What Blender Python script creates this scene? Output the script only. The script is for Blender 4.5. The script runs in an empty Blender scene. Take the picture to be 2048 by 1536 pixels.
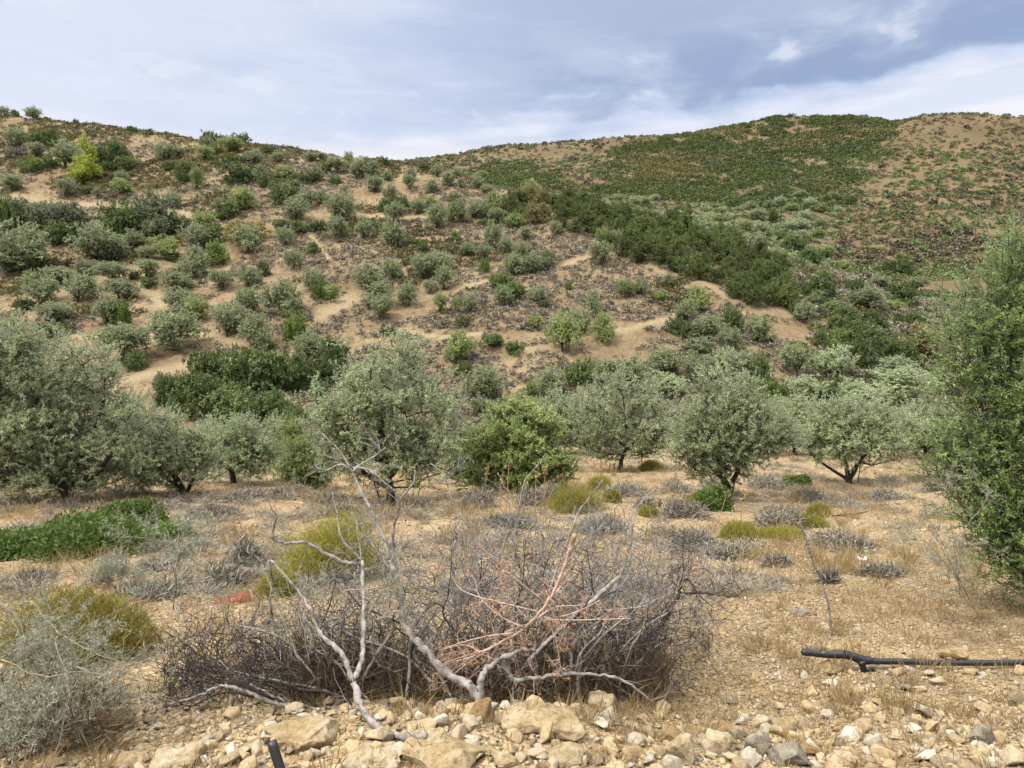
import bpy, math, random
import numpy as np
from mathutils import Vector

SEED = 11
rng = np.random.default_rng(SEED)
sc = bpy.context.scene
COL = sc.collection

# ------------------------------------------------------------------ camera maths
F_PX = 1479.0                       # focal length in photo pixels (photo 2048 x 1536)
PITCH = math.atan(78 / F_PX)        # camera tipped slightly down
CP, SP = math.cos(PITCH), math.sin(PITCH)

def ray(u, v):
    a = (u - 1024) / F_PX; b = (768 - v) / F_PX
    return np.array([a, CP + b * SP, -SP + b * CP])

def at(u, v, Y):
    d = ray(u, v)
    return d * (Y / d[1])

def zofv(v, Y):
    d = ray(1024, v)
    return d[2] / d[1] * Y

def project(x, y, z):
    f = y * CP - z * SP; up = y * SP + z * CP
    return 1024 + F_PX * x / f, 768 - F_PX * up / f

# ------------------------------------------------------------------ noise
def _hash(ix, iy, s):
    n = (ix.astype(np.int64) * 374761393 + iy.astype(np.int64) * 668265263 + s * 144665) & 0x7fffffff
    n = ((n ^ (n >> 13)) * 1274126177) & 0x7fffffff
    return ((n ^ (n >> 16)) & 0xffff) / 65535.0

def vnoise(x, y, s=0):
    ix = np.floor(x); iy = np.floor(y)
    fx = x - ix; fy = y - iy
    fx = fx * fx * (3 - 2 * fx); fy = fy * fy * (3 - 2 * fy)
    a = _hash(ix, iy, s); b = _hash(ix + 1, iy, s); c = _hash(ix, iy + 1, s); d = _hash(ix + 1, iy + 1, s)
    return (a * (1 - fx) + b * fx) * (1 - fy) + (c * (1 - fx) + d * fx) * fy

def fbm(x, y, s=0, o=4):
    r = 0; a = 0.5
    for k in range(o):
        r = r + a * vnoise(x * 2 ** k, y * 2 ** k, s + k * 17); a *= 0.5
    return r / (1 - 0.5 ** o)

# ------------------------------------------------------------------ terrain profiles
NEAR = [(-40, -1.45), (1.6, -1.5), (2.6, -1.55), (3.3, -1.69), (4.2, -1.82), (6, -2.1), (8.8, -2.47), (13, -2.83), (18, -3.3),
        (22, -3.6), (27, -3.85), (36, -5.6), (48, -8.6), (57, -9.2)]
Z = lambda z: ('z', z)
PROF = {
 -1500: [(64, 850), (72, 768), (82, 690), (95, 600), (112, 500), (134, 400), (160, 290), (185, 230), (240, Z(56)), (350, Z(50)), (700, Z(40))],
 -500: [(64, 850), (72, 768), (82, 690), (95, 600), (112, 500), (134, 400), (160, 300), (187, 222), (240, Z(56)), (350, Z(50)), (700, Z(40))],
 0:    [(64, 850), (72, 768), (82, 690), (95, 600), (112, 500), (134, 400), (160, 310), (186, 238), (230, Z(53)), (350, Z(48)), (700, Z(40))],
 200:  [(64, 852), (72, 770), (82, 692), (95, 602), (112, 502), (134, 400), (158, 312), (180, 256), (225, Z(49)), (350, Z(44)), (700, Z(45))],
 400:  [(64, 855), (72, 775), (82, 695), (95, 605), (112, 505), (134, 405), (156, 325), (173, 286), (220, Z(44)), (350, Z(42)), (700, Z(60))],
 560:  [(64, 852), (72, 775), (81, 698), (94, 606), (111, 505), (132, 402), (154, 330), (169, 306), (215, Z(40)), (350, Z(45)), (700, Z(80))],
 800:  [(64, 850), (72, 775), (80, 700), (92, 610), (108, 510), (130, 405), (150, 345), (164, 327), (210, Z(34)), (300, Z(56)), (480, 334), (700, Z(100))],
 900:  [(64, 850), (72, 775), (80, 700), (92, 610), (108, 510), (128, 408), (146, 352), (156, 340), (200, Z(32)), (250, Z(46)), (310, 352), (400, 328), (470, 313), (700, Z(100))],
 1000: [(64, 850), (72, 775), (80, 700), (92, 600), (108, 510), (126, 422), (142, 374), (185, Z(29)), (240, 378), (300, 352), (380, 320), (460, 294), (700, Z(105))],
 1100: [(64, 850), (72, 775), (80, 690), (92, 592), (108, 502), (122, 432), (133, 402), (175, Z(26)), (215, 402), (260, 375), (330, 335), (400, 305), (455, 288), (700, Z(110))],
 1250: [(64, 850), (71, 775), (79, 690), (90, 592), (104, 505), (116, 452), (125, 426), (165, Z(23)), (205, 425), (250, 395), (320, 340), (390, 300), (440, 274), (700, Z(110))],
 1400: [(63, 850), (70, 775), (78, 690), (88, 602), (100, 520), (110, 480), (118, 456), (155, Z(19)), (200, 448), (235, 425), (260, 400), (330, 330), (385, 282), (420, 261), (700, Z(110))],
 1570: [(63, 850), (70, 780), (78, 700), (88, 622), (98, 562), (108, 518), (150, Z(16)), (190, 500), (220, 452), (250, 410), (320, 330), (375, 270), (410, 232), (700, Z(110))],
 1700: [(62, 850), (70, 790), (78, 722), (88, 652), (98, 602), (108, 560), (145, Z(13.5)), (180, 540), (210, 490), (250, 420), (320, 320), (370, 260), (400, 234), (700, Z(108))],
 1850: [(62, 850), (70, 800), (78, 742), (88, 682), (98, 637), (108, 602), (140, Z(10.5)), (170, 560), (200, 500), (250, 400), (320, 298), (375, 236), (700, Z(100))],
 2048: [(62, 850), (70, 802), (78, 748), (88, 692), (98, 650), (108, 617), (140, Z(9.5)), (165, 570), (200, 480), (250, 385), (310, 300), (362, 238), (700, Z(95))],
 2700: [(62, 850), (70, 805), (78, 752), (88, 700), (98, 662), (108, 640), (150, Z(9)), (170, 580), (200, 500), (250, 400), (310, 310), (360, 246), (700, Z(90))],
 3600: [(62, 850), (70, 805), (78, 752), (88, 700), (98, 662), (108, 640), (150, Z(9)), (170, 580), (200, 500), (250, 400), (310, 310), (360, 246), (700, Z(90))],
}

def pchip(xs, ys, x):
    xs = np.asarray(xs, float); ys = np.asarray(ys, float)
    h = np.diff(xs); d = np.diff(ys) / h
    m = np.zeros_like(ys)
    for i in range(1, len(xs) - 1):
        if d[i - 1] * d[i] > 0:
            w1 = 2 * h[i] + h[i - 1]; w2 = h[i] + 2 * h[i - 1]
            m[i] = (w1 + w2) / (w1 / d[i - 1] + w2 / d[i])
    m[0] = d[0]; m[-1] = d[-1]
    i = np.clip(np.searchsorted(xs, x) - 1, 0, len(xs) - 2)
    t = (x - xs[i]) / h[i]
    return ((2 * t**3 - 3 * t**2 + 1) * ys[i] + (t**3 - 2 * t**2 + t) * h[i] * m[i]
            + (-2 * t**3 + 3 * t**2) * ys[i + 1] + (t**3 - t**2) * h[i] * m[i + 1])

YG = np.concatenate([np.linspace(-40, 2, 43)[:-1], np.geomspace(2, 700, 900)])
us = sorted(PROF)
tab = []
for u in us:
    pts = list(NEAR)
    for Y, v in PROF[u]:
        pts.append((Y, v[1] if isinstance(v, tuple) else zofv(v, Y)))
    tab.append(pchip([p[0] for p in pts], [p[1] for p in pts], YG))
tab = np.array(tab)
TG = np.linspace((-1500 - 1024) / F_PX, (3600 - 1024) / F_PX, 700)
tu = (np.array(us) - 1024) / F_PX
TAB = np.array([pchip(tu, tab[:, j], TG) for j in range(len(YG))])      # [Y, t]

def ground(x, y, fine=True):
    x = np.asarray(x, float); y = np.asarray(y, float)
    t = x / np.maximum(y, 20.0)
    fj = np.interp(y, YG, np.arange(len(YG)))
    fi = np.interp(t, TG, np.arange(len(TG)))
    j = np.clip(fj.astype(int), 0, len(YG) - 2); i = np.clip(fi.astype(int), 0, len(TG) - 2)
    a = fj - j; b = fi - i
    z = (TAB[j, i] * (1 - b) + TAB[j, i + 1] * b) * (1 - a) + (TAB[j + 1, i] * (1 - b) + TAB[j + 1, i + 1] * b) * a
    # natural unevenness: gullies and old cultivation steps on the slopes, small humps on the terrace
    far = np.clip((y - 58) / 20, 0, 1)
    z = z + far * (2.6 * (fbm(x / 26, y / 26, 3) - 0.5) + 1.3 * (fbm(x / 7 + z / 9, z / 2.2, 9, 3) - 0.5))
    z = z + np.clip((y - 170) / 60, 0, 1) * (5 * (fbm(x / 55, y / 120, 5) - 0.5) - 1.5)
    z = z + .13 * np.exp(-((x + .18) / .75) ** 2 - ((y - 2.85) / .36) ** 2) * (.7 + .6 * fbm(x / .3, y / .3, 37, 3))
    mid = np.clip((y - 4) / 8, 0, 1) * (1 - far)
    z = z + mid * 0.36 * (fbm(x / 2.2, y / 2.2, 21) - 0.5)
    z = z + 0.10 * (fbm(x / 0.55, y / 0.55, 31) - 0.5) * (1 - far)
    if fine:
        z = z + 0.035 * (fbm(x / 0.12, y / 0.12, 41, 3) - 0.5) * np.clip(1 - y / 30, 0, 1)
    return z

YS = np.geomspace(2.0, 640, 2600)
def hit(u, v, ymin=2.0):
    d = ray(u, v)
    ys = YS[YS >= ymin]
    xs = d[0] / d[1] * ys; zs = d[2] / d[1] * ys
    below = zs < ground(xs, ys, False)
    if not below.any():
        # the ray passes over the crest: stand it on the crest itself
        k = np.argmin(zs - ground(xs, ys, False) + (ys < 60) * 1e3)
    else:
        k = np.argmax(below)
    return np.array([xs[k], ys[k], float(ground(xs[k], ys[k]))])

# ------------------------------------------------------------------ mesh builders
def mk(name, V, Fc, mat, parent=None, attrs=None, smooth=False, link=True):
    V = np.ascontiguousarray(V, np.float32); Fc = np.ascontiguousarray(Fc, np.int32)
    m = bpy.data.meshes.new(name)
    n, k = Fc.shape
    m.vertices.add(len(V)); m.vertices.foreach_set('co', V.ravel())
    m.loops.add(n * k); m.loops.foreach_set('vertex_index', Fc.ravel())
    m.polygons.add(n); m.polygons.foreach_set('loop_start', np.arange(0, n * k, k, dtype=np.int32))
    m.polygons.foreach_set('loop_total', np.full(n, k, np.int32))
    if smooth: m.polygons.foreach_set('use_smooth', np.ones(n, bool))
    for an, (dom, arr) in (attrs or {}).items():
        a = m.attributes.new(an, 'FLOAT', dom); a.data.foreach_set('value', np.ascontiguousarray(arr, np.float32))
    m.materials.append(mat)
    m.update(calc_edges=True)
    if not link: return m
    o = bpy.data.objects.new(name, m); COL.objects.link(o)
    if parent is not None: o.parent = parent
    return o

def nrm(a):
    return a / np.maximum(np.linalg.norm(a, axis=-1, keepdims=True), 1e-9)

def frusta(A, B, ra, rb, k=5):
    """separate tapered segments A->B (arrays)"""
    A = np.asarray(A, float); B = np.asarray(B, float)
    n = len(A)
    d = nrm(B - A)
    ref = np.where(np.abs(d[:, 2:3]) < 0.9, np.array([[0, 0, 1.0]]), np.array([[1.0, 0, 0]]))
    s = nrm(np.cross(d, ref)); t = np.cross(d, s)
    ang = np.arange(k) * 2 * math.pi / k
    c = np.cos(ang)[None, :, None]; si = np.sin(ang)[None, :, None]
    ring = s[:, None, :] * c + t[:, None, :] * si
    V = np.concatenate([A[:, None, :] + ring * np.reshape(ra, (-1, 1, 1)), B[:, None, :] + ring * np.reshape(rb, (-1, 1, 1))], 1)
    base = (np.arange(n) * 2 * k)[:, None]
    i = np.arange(k)[None, :]; j = (i + 1) % k
    Fc = np.stack([base + i, base + j, base + k + j, base + k + i], -1)
    return V.reshape(-1, 3), Fc.reshape(-1, 4)

def tube(P, R, k=7, cap=True):
    """one continuous tube along a polyline"""
    P = np.asarray(P, float); R = np.asarray(R, float)
    T = np.gradient(P, axis=0); T = nrm(T)
    ref = np.array([0, 0, 1.0]) if abs(T[0][2]) < 0.9 else np.array([1.0, 0, 0])
    V = []; s = None
    for i in range(len(P)):
        if s is None: s = np.cross(T[i], ref)
        s = s - T[i] * np.dot(s, T[i]); s /= np.linalg.norm(s) + 1e-9
        t = np.cross(T[i], s)
        for a in range(k):
            w = a * 2 * math.pi / k
            V.append(P[i] + R[i] * (math.cos(w) * s + math.sin(w) * t))
    Fc = []
    for i in range(len(P) - 1):
        for a in range(k):
            b = (a + 1) % k
            Fc.append((i * k + a, i * k + b, (i + 1) * k + b, (i + 1) * k + a))
    V = np.array(V)
    if cap:
        for i, fl in ((0, True), (len(P) - 1, False)):
            c = len(V); V = np.vstack([V, P[i]])
            for a in range(k):
                b = (a + 1) % k
                q = (i * k + b, i * k + a, c, c) if fl else (i * k + a, i * k + b, c, c)
                Fc.append((q[0], q[1], q[2], q[2]))
    Fc = np.array(Fc)
    return V, Fc

def join(parts):
    V = []; Fc = []; o = 0
    for v, f in parts:
        V.append(v); Fc.append(f + o); o += len(v)
    return np.vstack(V), np.vstack(Fc)

def smooth_path(P, n=6):
    """Catmull-Rom through the points"""
    P = np.asarray(P, float)
    if len(P) < 3: 
        t = np.linspace(0, 1, n + 1)[:, None]; return P[0] * (1 - t) + P[-1] * t
    Q = np.vstack([2 * P[0] - P[1], P, 2 * P[-1] - P[-2]])
    out = []
    for i in range(1, len(Q) - 2):
        for t in np.linspace(0, 1, n, endpoint=False):
            p0, p1, p2, p3 = Q[i - 1], Q[i], Q[i + 1], Q[i + 2]
            out.append(0.5 * (2 * p1 + (p2 - p0) * t + (2 * p0 - 5 * p1 + 4 * p2 - p3) * t * t + (3 * p1 - p0 - 3 * p2 + p3) * t ** 3))
    out.append(P[-1])
    return np.array(out)

def leaves(pos, d, L, W, r=rng, droop=0.15, face=None, jit=.55):
    n = len(pos)
    d = nrm(d)
    q = r.normal(size=(n, 3)) * (jit if face is not None else 1)
    if face is not None: q = q + face
    s = nrm(np.cross(d, q))
    up = np.cross(s, d)
    L = np.reshape(L, (-1, 1)); W = np.reshape(W, (-1, 1))
    mid = pos + d * L * 0.45
    V = np.stack([pos, mid + s * W * 0.5 + up * W * 0.12, pos + d * L - up * L * droop * 0.6, mid - s * W * 0.5 + up * W * 0.12], 1)
    Fc = np.arange(n * 4).reshape(n, 4)
    return V.reshape(-1, 3), Fc

# ------------------------------------------------------------------ materials
def newmat(name):
    m = bpy.data.materials.new(name); m.use_nodes = True
    nt = m.node_tree; nt.nodes.clear()
    out = nt.nodes.new('ShaderNodeOutputMaterial')
    return m, nt, out

def N(nt, typ, **kw):
    n = nt.nodes.new(typ)
    for k, v in kw.items():
        if k.startswith('i_'):
            key = k[2:]
            key = int(key) if key.isdigit() else key.replace('_', ' ')
            n.inputs[key].default_value = v
        else: setattr(n, k, v)
    return n

def ramp(nt, stops, interp='LINEAR'):
    n = nt.nodes.new('ShaderNodeValToRGB'); cr = n.color_ramp; cr.interpolation = interp
    while len(cr.elements) < len(stops): cr.elements.new(0.5)
    for e, (p, c) in zip(cr.elements, stops):
        e.position = p; e.color = (*c, 1) if len(c) == 3 else c
    return n

def leaf_mat(name, stops, back=None, trans=0.25, rough=0.55, objvar=0.25, k=1.95):
    stops = [(p, tuple(min(.75, x * k) for x in c)) for p, c in stops]
    trans = min(.42, trans * 1.5)
    if back: back = tuple(x * min(k, 1.45) for x in back)
    m, nt, out = newmat(name)
    at_ = N(nt, 'ShaderNodeAttribute', attribute_name='rnd')
    rp = ramp(nt, stops); nt.links.new(at_.outputs['Fac'], rp.inputs[0])
    oi = N(nt, 'ShaderNodeObjectInfo')
    hv = N(nt, 'ShaderNodeHueSaturation')
    mr = N(nt, 'ShaderNodeMapRange'); mr.inputs['To Min'].default_value = 1 - objvar; mr.inputs['To Max'].default_value = 1 + objvar
    nt.links.new(oi.outputs['Random'], mr.inputs['Value']); nt.links.new(mr.outputs[0], hv.inputs['Value'])
    nt.links.new(rp.outputs[0], hv.inputs['Color'])
    col = hv.outputs[0]
    if back is not None:
        g = N(nt, 'ShaderNodeNewGeometry'); mx = N(nt, 'ShaderNodeMix', data_type='RGBA')
        nt.links.new(g.outputs['Backfacing'], mx.inputs[0]); nt.links.new(col, mx.inputs[6]); mx.inputs[7].default_value = (*back, 1)
        col = mx.outputs[2]
    b = N(nt, 'ShaderNodeBsdfPrincipled', i_Roughness=rough)
    b.inputs['Specular IOR Level'].default_value = 0.25
    nt.links.new(col, b.inputs['Base Color'])
    tr = N(nt, 'ShaderNodeBsdfTranslucent'); nt.links.new(col, tr.inputs['Color'])
    mx2 = N(nt, 'ShaderNodeMixShader', i_0=trans)
    nt.links.new(b.outputs[0], mx2.inputs[1]); nt.links.new(tr.outputs[0], mx2.inputs[2])
    nt.links.new(mx2.outputs[0], out.inputs[0])
    return m

def wood_mat(name, stops, scale=14, bump=0.4):
    stops = [(p, tuple(x * .57 for x in c)) for p, c in stops]
    m, nt, out = newmat(name)
    tc = N(nt, 'ShaderNodeNewGeometry'); no = N(nt, 'ShaderNodeTexNoise', i_Scale=scale, i_Detail=6.0, i_Roughness=0.65)
    nt.links.new(tc.outputs['Position'], no.inputs['Vector'])
    rp = ramp(nt, stops); nt.links.new(no.outputs[0], rp.inputs[0])
    b = N(nt, 'ShaderNodeBsdfPrincipled', i_Roughness=0.9); b.inputs['Specular IOR Level'].default_value = 0.15
    nt.links.new(rp.outputs[0], b.inputs['Base Color'])
    no2 = N(nt, 'ShaderNodeTexNoise', i_Scale=scale * 6, i_Detail=4.0)
    nt.links.new(tc.outputs['Position'], no2.inputs['Vector'])
    bp = N(nt, 'ShaderNodeBump', i_Strength=bump, i_Distance=0.01); nt.links.new(no2.outputs[0], bp.inputs['Height'])
    nt.links.new(bp.outputs[0], b.inputs['Normal'])
    nt.links.new(b.outputs[0], out.inputs[0])
    return m

def rnd_mat(name, stops, rough=0.9, bump=0.0, noise=0.0, nscale=60):
    stops = [(p, tuple(x * .63 for x in c)) for p, c in stops]
    m, nt, out = newmat(name)
    at_ = N(nt, 'ShaderNodeAttribute', attribute_name='rnd')
    rp = ramp(nt, stops); nt.links.new(at_.outputs['Fac'], rp.inputs[0]); col = rp.outputs[0]
    b = N(nt, 'ShaderNodeBsdfPrincipled', i_Roughness=rough); b.inputs['Specular IOR Level'].default_value = 0.15
    if noise:
        g = N(nt, 'ShaderNodeNewGeometry'); no = N(nt, 'ShaderNodeTexNoise', i_Scale=nscale, i_Detail=5.0, i_Roughness=0.7)
        nt.links.new(g.outputs['Position'], no.inputs['Vector'])
        mr = N(nt, 'ShaderNodeMapRange'); mr.inputs['From Min'].default_value = 0.25; mr.inputs['From Max'].default_value = 0.75
        mr.inputs['To Min'].default_value = 1 - noise; mr.inputs['To Max'].default_value = 1 + noise
        nt.links.new(no.outputs[0], mr.inputs['Value'])
        hv = N(nt, 'ShaderNodeHueSaturation'); nt.links.new(col, hv.inputs['Color']); nt.links.new(mr.outputs[0], hv.inputs['Value'])
        col = hv.outputs[0]
        bp = N(nt, 'ShaderNodeBump', i_Strength=bump, i_Distance=0.01); nt.links.new(no.outputs[0], bp.inputs['Height'])
        nt.links.new(bp.outputs[0], b.inputs['Normal'])
    nt.links.new(col, b.inputs['Base Color'])
    nt.links.new(b.outputs[0], out.inputs[0])
    return m

def rock_mat(name, a, b_, c):
    a, b_, c = (tuple(x * .55 for x in q) for q in (a, b_, c))
    """weathered stone: two body tones, pale mineral crust, dark pits"""
    m, nt, out = newmat(name)
    tc = N(nt, 'ShaderNodeTexCoord'); oi = N(nt, 'ShaderNodeObjectInfo')
    ad = N(nt, 'ShaderNodeVectorMath', operation='ADD'); sc_ = N(nt, 'ShaderNodeVectorMath', operation='SCALE', i_Scale=37.0)
    nt.links.new(oi.outputs['Random'], sc_.inputs[0]); 
    nt.links.new(tc.outputs['Object'], ad.inputs[0]); nt.links.new(sc_.outputs[0], ad.inputs[1])
    n1 = N(nt, 'ShaderNodeTexNoise', i_Scale=9.0, i_Detail=7.0, i_Roughness=0.65); nt.links.new(ad.outputs[0], n1.inputs['Vector'])
    n2 = N(nt, 'ShaderNodeTexNoise', i_Scale=45.0, i_Detail=6.0, i_Roughness=0.7); nt.links.new(ad.outputs[0], n2.inputs['Vector'])
    r1 = ramp(nt, [(0.32, a), (0.5, b_), (0.66, c)]); nt.links.new(n1.outputs[0], r1.inputs[0])
    r2 = ramp(nt, [(0.32, (0.34, 0.29, 0.22)), (0.47, (0.86, 0.82, 0.74)), (0.58, (1, 1, 1)), (0.75, (1.3, 1.27, 1.2))]); nt.links.new(n2.outputs[0], r2.inputs[0])
    mx = N(nt, 'ShaderNodeMix', data_type='RGBA', blend_type='MULTIPLY', i_0=0.8)
    nt.links.new(r1.outputs[0], mx.inputs[6]); nt.links.new(r2.outputs[0], mx.inputs[7])
    b = N(nt, 'ShaderNodeBsdfPrincipled', i_Roughness=0.92); b.inputs['Specular IOR Level'].default_value = 0.2
    nt.links.new(mx.outputs[2], b.inputs['Base Color'])
    bp = N(nt, 'ShaderNodeBump', i_Strength=0.7, i_Distance=0.02); nt.links.new(n2.outputs[0], bp.inputs['Height'])
    nt.links.new(bp.outputs[0], b.inputs['Normal']); nt.links.new(b.outputs[0], out.inputs[0])
    return m

def plain_mat(name, c, rough=0.5, spec=0.4, noise=0.15):
    m, nt, out = newmat(name)
    g = N(nt, 'ShaderNodeTexCoord'); no = N(nt, 'ShaderNodeTexNoise', i_Scale=25.0, i_Detail=5.0)
    nt.links.new(g.outputs['Object'], no.inputs['Vector'])
    rp = ramp(nt, [(0.3, tuple(x * (1 - noise) for x in c)), (0.7, tuple(x * (1 + noise) for x in c))]); nt.links.new(no.outputs[0], rp.inputs[0])
    b = N(nt, 'ShaderNodeBsdfPrincipled', i_Roughness=rough); b.inputs['Specular IOR Level'].default_value = spec
    nt.links.new(rp.outputs[0], b.inputs['Base Color']); nt.links.new(b.outputs[0], out.inputs[0])
    return m

M = {}
M['olive'] = leaf_mat('olive_leaf', [(0, (0.092, 0.114, 0.054)), (0.5, (0.156, 0.184, 0.092)), (1, (0.24, 0.264, 0.146))], back=(.29,.315,.22), trans=0.25, k=2.1, objvar=0.12)
M['olive_hill'] = leaf_mat('hill_olive_leaf', [(0, (0.066, 0.084, 0.038)), (0.5, (0.114, 0.132, 0.062)), (1, (0.175, 0.192, 0.098))], back=(.215,.232,.148), trans=0.22, objvar=0.2, k=1.95)
M['olive_green'] = leaf_mat('green_olive_leaf', [(0, (0.07, 0.095, 0.03)), (0.5, (0.125, 0.152, 0.048)), (1, (0.2, 0.222, 0.08))], back=(.20,.225,.11), trans=0.25, k=2.05)
M['wild'] = leaf_mat('wild_olive_leaf', [(0, (0.055, 0.09, 0.026)), (0.5, (0.1, 0.15, 0.042)), (0.94, (0.185, 0.23, 0.075)), (1, (0.4, 0.3, 0.08))], back=(.20,.225,.13), trans=0.28, k=2.0)
M['dark'] = leaf_mat('mastic_leaf', [(0, (0.036, 0.052, 0.02)), (0.5, (0.064, 0.088, 0.03)), (1, (0.11, 0.138, 0.048))], trans=0.2, k=1.788)
M['bright'] = leaf_mat('fresh_leaf', [(0, (0.06, 0.088, 0.025)), (0.5, (0.104, 0.138, 0.038)), (1, (0.165, 0.198, 0.06))], trans=0.28, k=1.530)
M['yellow'] = leaf_mat('yellow_needle', [(0, (0.170, 0.225, 0.030)), (0.5, (0.295, 0.345, 0.050)), (1, (0.420, 0.450, 0.085))], trans=0.25, objvar=0.05, k=1.15)
M['pine'] = leaf_mat('pine_needle', [(0, (0.045, 0.064, 0.02)), (0.5, (0.08, 0.104, 0.03)), (1, (0.13, 0.148, 0.046))], trans=0.18, k=1.4, objvar=0.3)
M['brownpine'] = leaf_mat('scorched_needle', [(0, (0.070, 0.065, 0.028)), (0.5, (0.120, 0.110, 0.045)), (1, (0.190, 0.160, 0.075))], trans=0.15)
M['spurge'] = leaf_mat('spurge_leaf', [(0, (0.14, 0.138, 0.025)), (0.5, (0.25, 0.24, 0.042)), (0.85, (0.33, 0.285, 0.055)), (1, (0.44, 0.22, 0.06))], trans=0.28, objvar=0.12, k=1.012)
M['thyme'] = leaf_mat('dry_cushion_twig', [(0, (0.11, 0.096, 0.07)), (0.5, (0.2, 0.178, 0.136)), (1, (0.32, 0.288, 0.226))], trans=0.05, objvar=0.12, k=1.05)
M['burnt'] = leaf_mat('burnt_twig', [(0, (0.095, 0.076, 0.056)), (0.5, (0.16, 0.13, 0.098)), (1, (0.24, 0.2, 0.155))], trans=0.03, k=0.828)
M['maquis'] = leaf_mat('maquis_leaf', [(0, (0.046, 0.066, 0.026)), (0.5, (0.078, 0.104, 0.04)), (1, (0.12, 0.15, 0.062))], trans=0.12, k=1.342)
M['lush'] = leaf_mat('lush_leaf', [(0, (0.048, 0.08, 0.018)), (0.5, (0.084, 0.126, 0.028)), (1, (0.135, 0.178, 0.046))], trans=0.25, k=1.235)
M['rustspurge'] = leaf_mat('rusty_spurge_leaf', [(0, (0.13, 0.118, 0.025)), (0.5, (0.23, 0.205, 0.045)), (0.78, (0.31, 0.23, 0.06)), (1, (0.4, 0.2, 0.06))], trans=0.25, k=0.977)
M['deadgrass'] = leaf_mat('dead_grass', [(0, (0.11, 0.075, 0.04)), (0.6, (0.23, 0.16, 0.085)), (1, (0.42, 0.3, 0.15))], trans=0.1, k=0.592)
M['hillthyme'] = leaf_mat('hill_cushion_twig', [(0, (0.1, 0.088, 0.064)), (0.5, (0.178, 0.158, 0.118)), (1, (0.275, 0.245, 0.19))], trans=0.03, k=1.322)
M['greenscrub'] = leaf_mat('green_scrub_leaf', [(0, (0.070, 0.090, 0.028)), (0.5, (0.108, 0.132, 0.040)), (1, (0.160, 0.182, 0.058))], trans=0.15, k=1.0)
M['olive_dark'] = leaf_mat('dark_olive_leaf', [(0, (0.050, 0.064, 0.030)), (0.5, (0.085, 0.100, 0.048)), (1, (0.130, 0.145, 0.076))], back=(0.15, 0.16, 0.105), trans=0.2, k=1.6, objvar=0.15)
M['ochre'] = leaf_mat('ochre_cushion_leaf', [(0, (0.07, 0.07, 0.028)), (0.5, (0.135, 0.125, 0.05)), (0.85, (0.2, 0.172, 0.068)), (1, (0.29, 0.205, 0.08))], trans=0.12, k=1.2)
M['saltbush'] = leaf_mat('grey_thorn_leaf', [(0, (0.27, 0.29, 0.205)), (0.5, (0.4, 0.42, 0.315)), (1, (0.54, 0.555, 0.44))], trans=0.15, objvar=0.05, k=0.680)
M['straw'] = leaf_mat('straw_blade', [(0, (0.33, 0.22, 0.095)), (0.5, (0.54, 0.385, 0.175)), (1, (0.74, 0.58, 0.32))], trans=0.25, k=0.592)
M['bark'] = wood_mat('olive_bark', [(0.3, (0.035, 0.030, 0.025)), (0.55, (0.085, 0.074, 0.062)), (0.75, (0.170, 0.150, 0.130))])
M['greywood'] = wood_mat('weathered_grey_wood', [(0.34, (0.140, 0.110, 0.086)), (0.50, (0.375, 0.335, 0.296)), (0.72, (0.640, 0.592, 0.540))], scale=22)
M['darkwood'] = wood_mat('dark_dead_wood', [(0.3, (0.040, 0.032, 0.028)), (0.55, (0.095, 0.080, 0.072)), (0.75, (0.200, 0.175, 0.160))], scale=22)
M['twig'] = wood_mat('dry_twig', [(0.3, (0.125, 0.112, 0.100)), (0.5, (0.300, 0.280, 0.258)), (0.72, (0.540, 0.510, 0.475))], scale=18)
M['pinkwood'] = wood_mat('red_dry_stem', [(0.3, (0.540, 0.340, 0.240)), (0.5, (0.760, 0.560, 0.440)), (0.72, (0.930, 0.780, 0.660))], scale=18)
M['pinkleaf'] = leaf_mat('rusty_dry_leaf', [(0, (0.3, 0.11, 0.04)), (0.5, (0.46, 0.19, 0.07)), (1, (0.6, 0.32, 0.15))], trans=0.15, objvar=0, k=0.680)
M['cutwood'] = wood_mat('fresh_broken_wood', [(0.3, (0.480, 0.300, 0.140)), (0.7, (0.680, 0.480, 0.260))], scale=40)
M['gravel'] = rnd_mat('gravel_stone', [(0, (0.240, 0.195, 0.140)), (0.3, (0.430, 0.315, 0.175)), (0.6, (0.560, 0.420, 0.240)), (0.85, (0.430, 0.365, 0.280)), (1, (0.740, 0.650, 0.500))], noise=0.42, bump=0.6, nscale=55)
M['rock_tan'] = rock_mat('tan_stone', (0.390, 0.275, 0.140), (0.540, 0.410, 0.230), (0.680, 0.560, 0.380))
M['rock_cream'] = rock_mat('cream_stone', (0.460, 0.345, 0.200), (0.620, 0.500, 0.320), (0.740, 0.650, 0.490))
M['rock_grey'] = rock_mat('grey_stone', (0.250, 0.218, 0.172), (0.370, 0.322, 0.256), (0.560, 0.490, 0.385))
M['rock_orange'] = rock_mat('orange_stone', (0.340, 0.215, 0.100), (0.480, 0.325, 0.165), (0.580, 0.440, 0.270))
M['pipe'] = plain_mat('black_polyethylene', (0.014, 0.014, 0.016), rough=0.42, spec=0.45)
M['brick'] = plain_mat('terracotta', (0.17, 0.066, 0.036), rough=0.9, spec=0.1, noise=0.3)
M['white'] = plain_mat('white_litter', (0.68, 0.68, 0.67), rough=0.6)
M['stake'] = plain_mat('dark_stake_wood', (0.045, 0.040, 0.036), rough=0.9)

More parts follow.
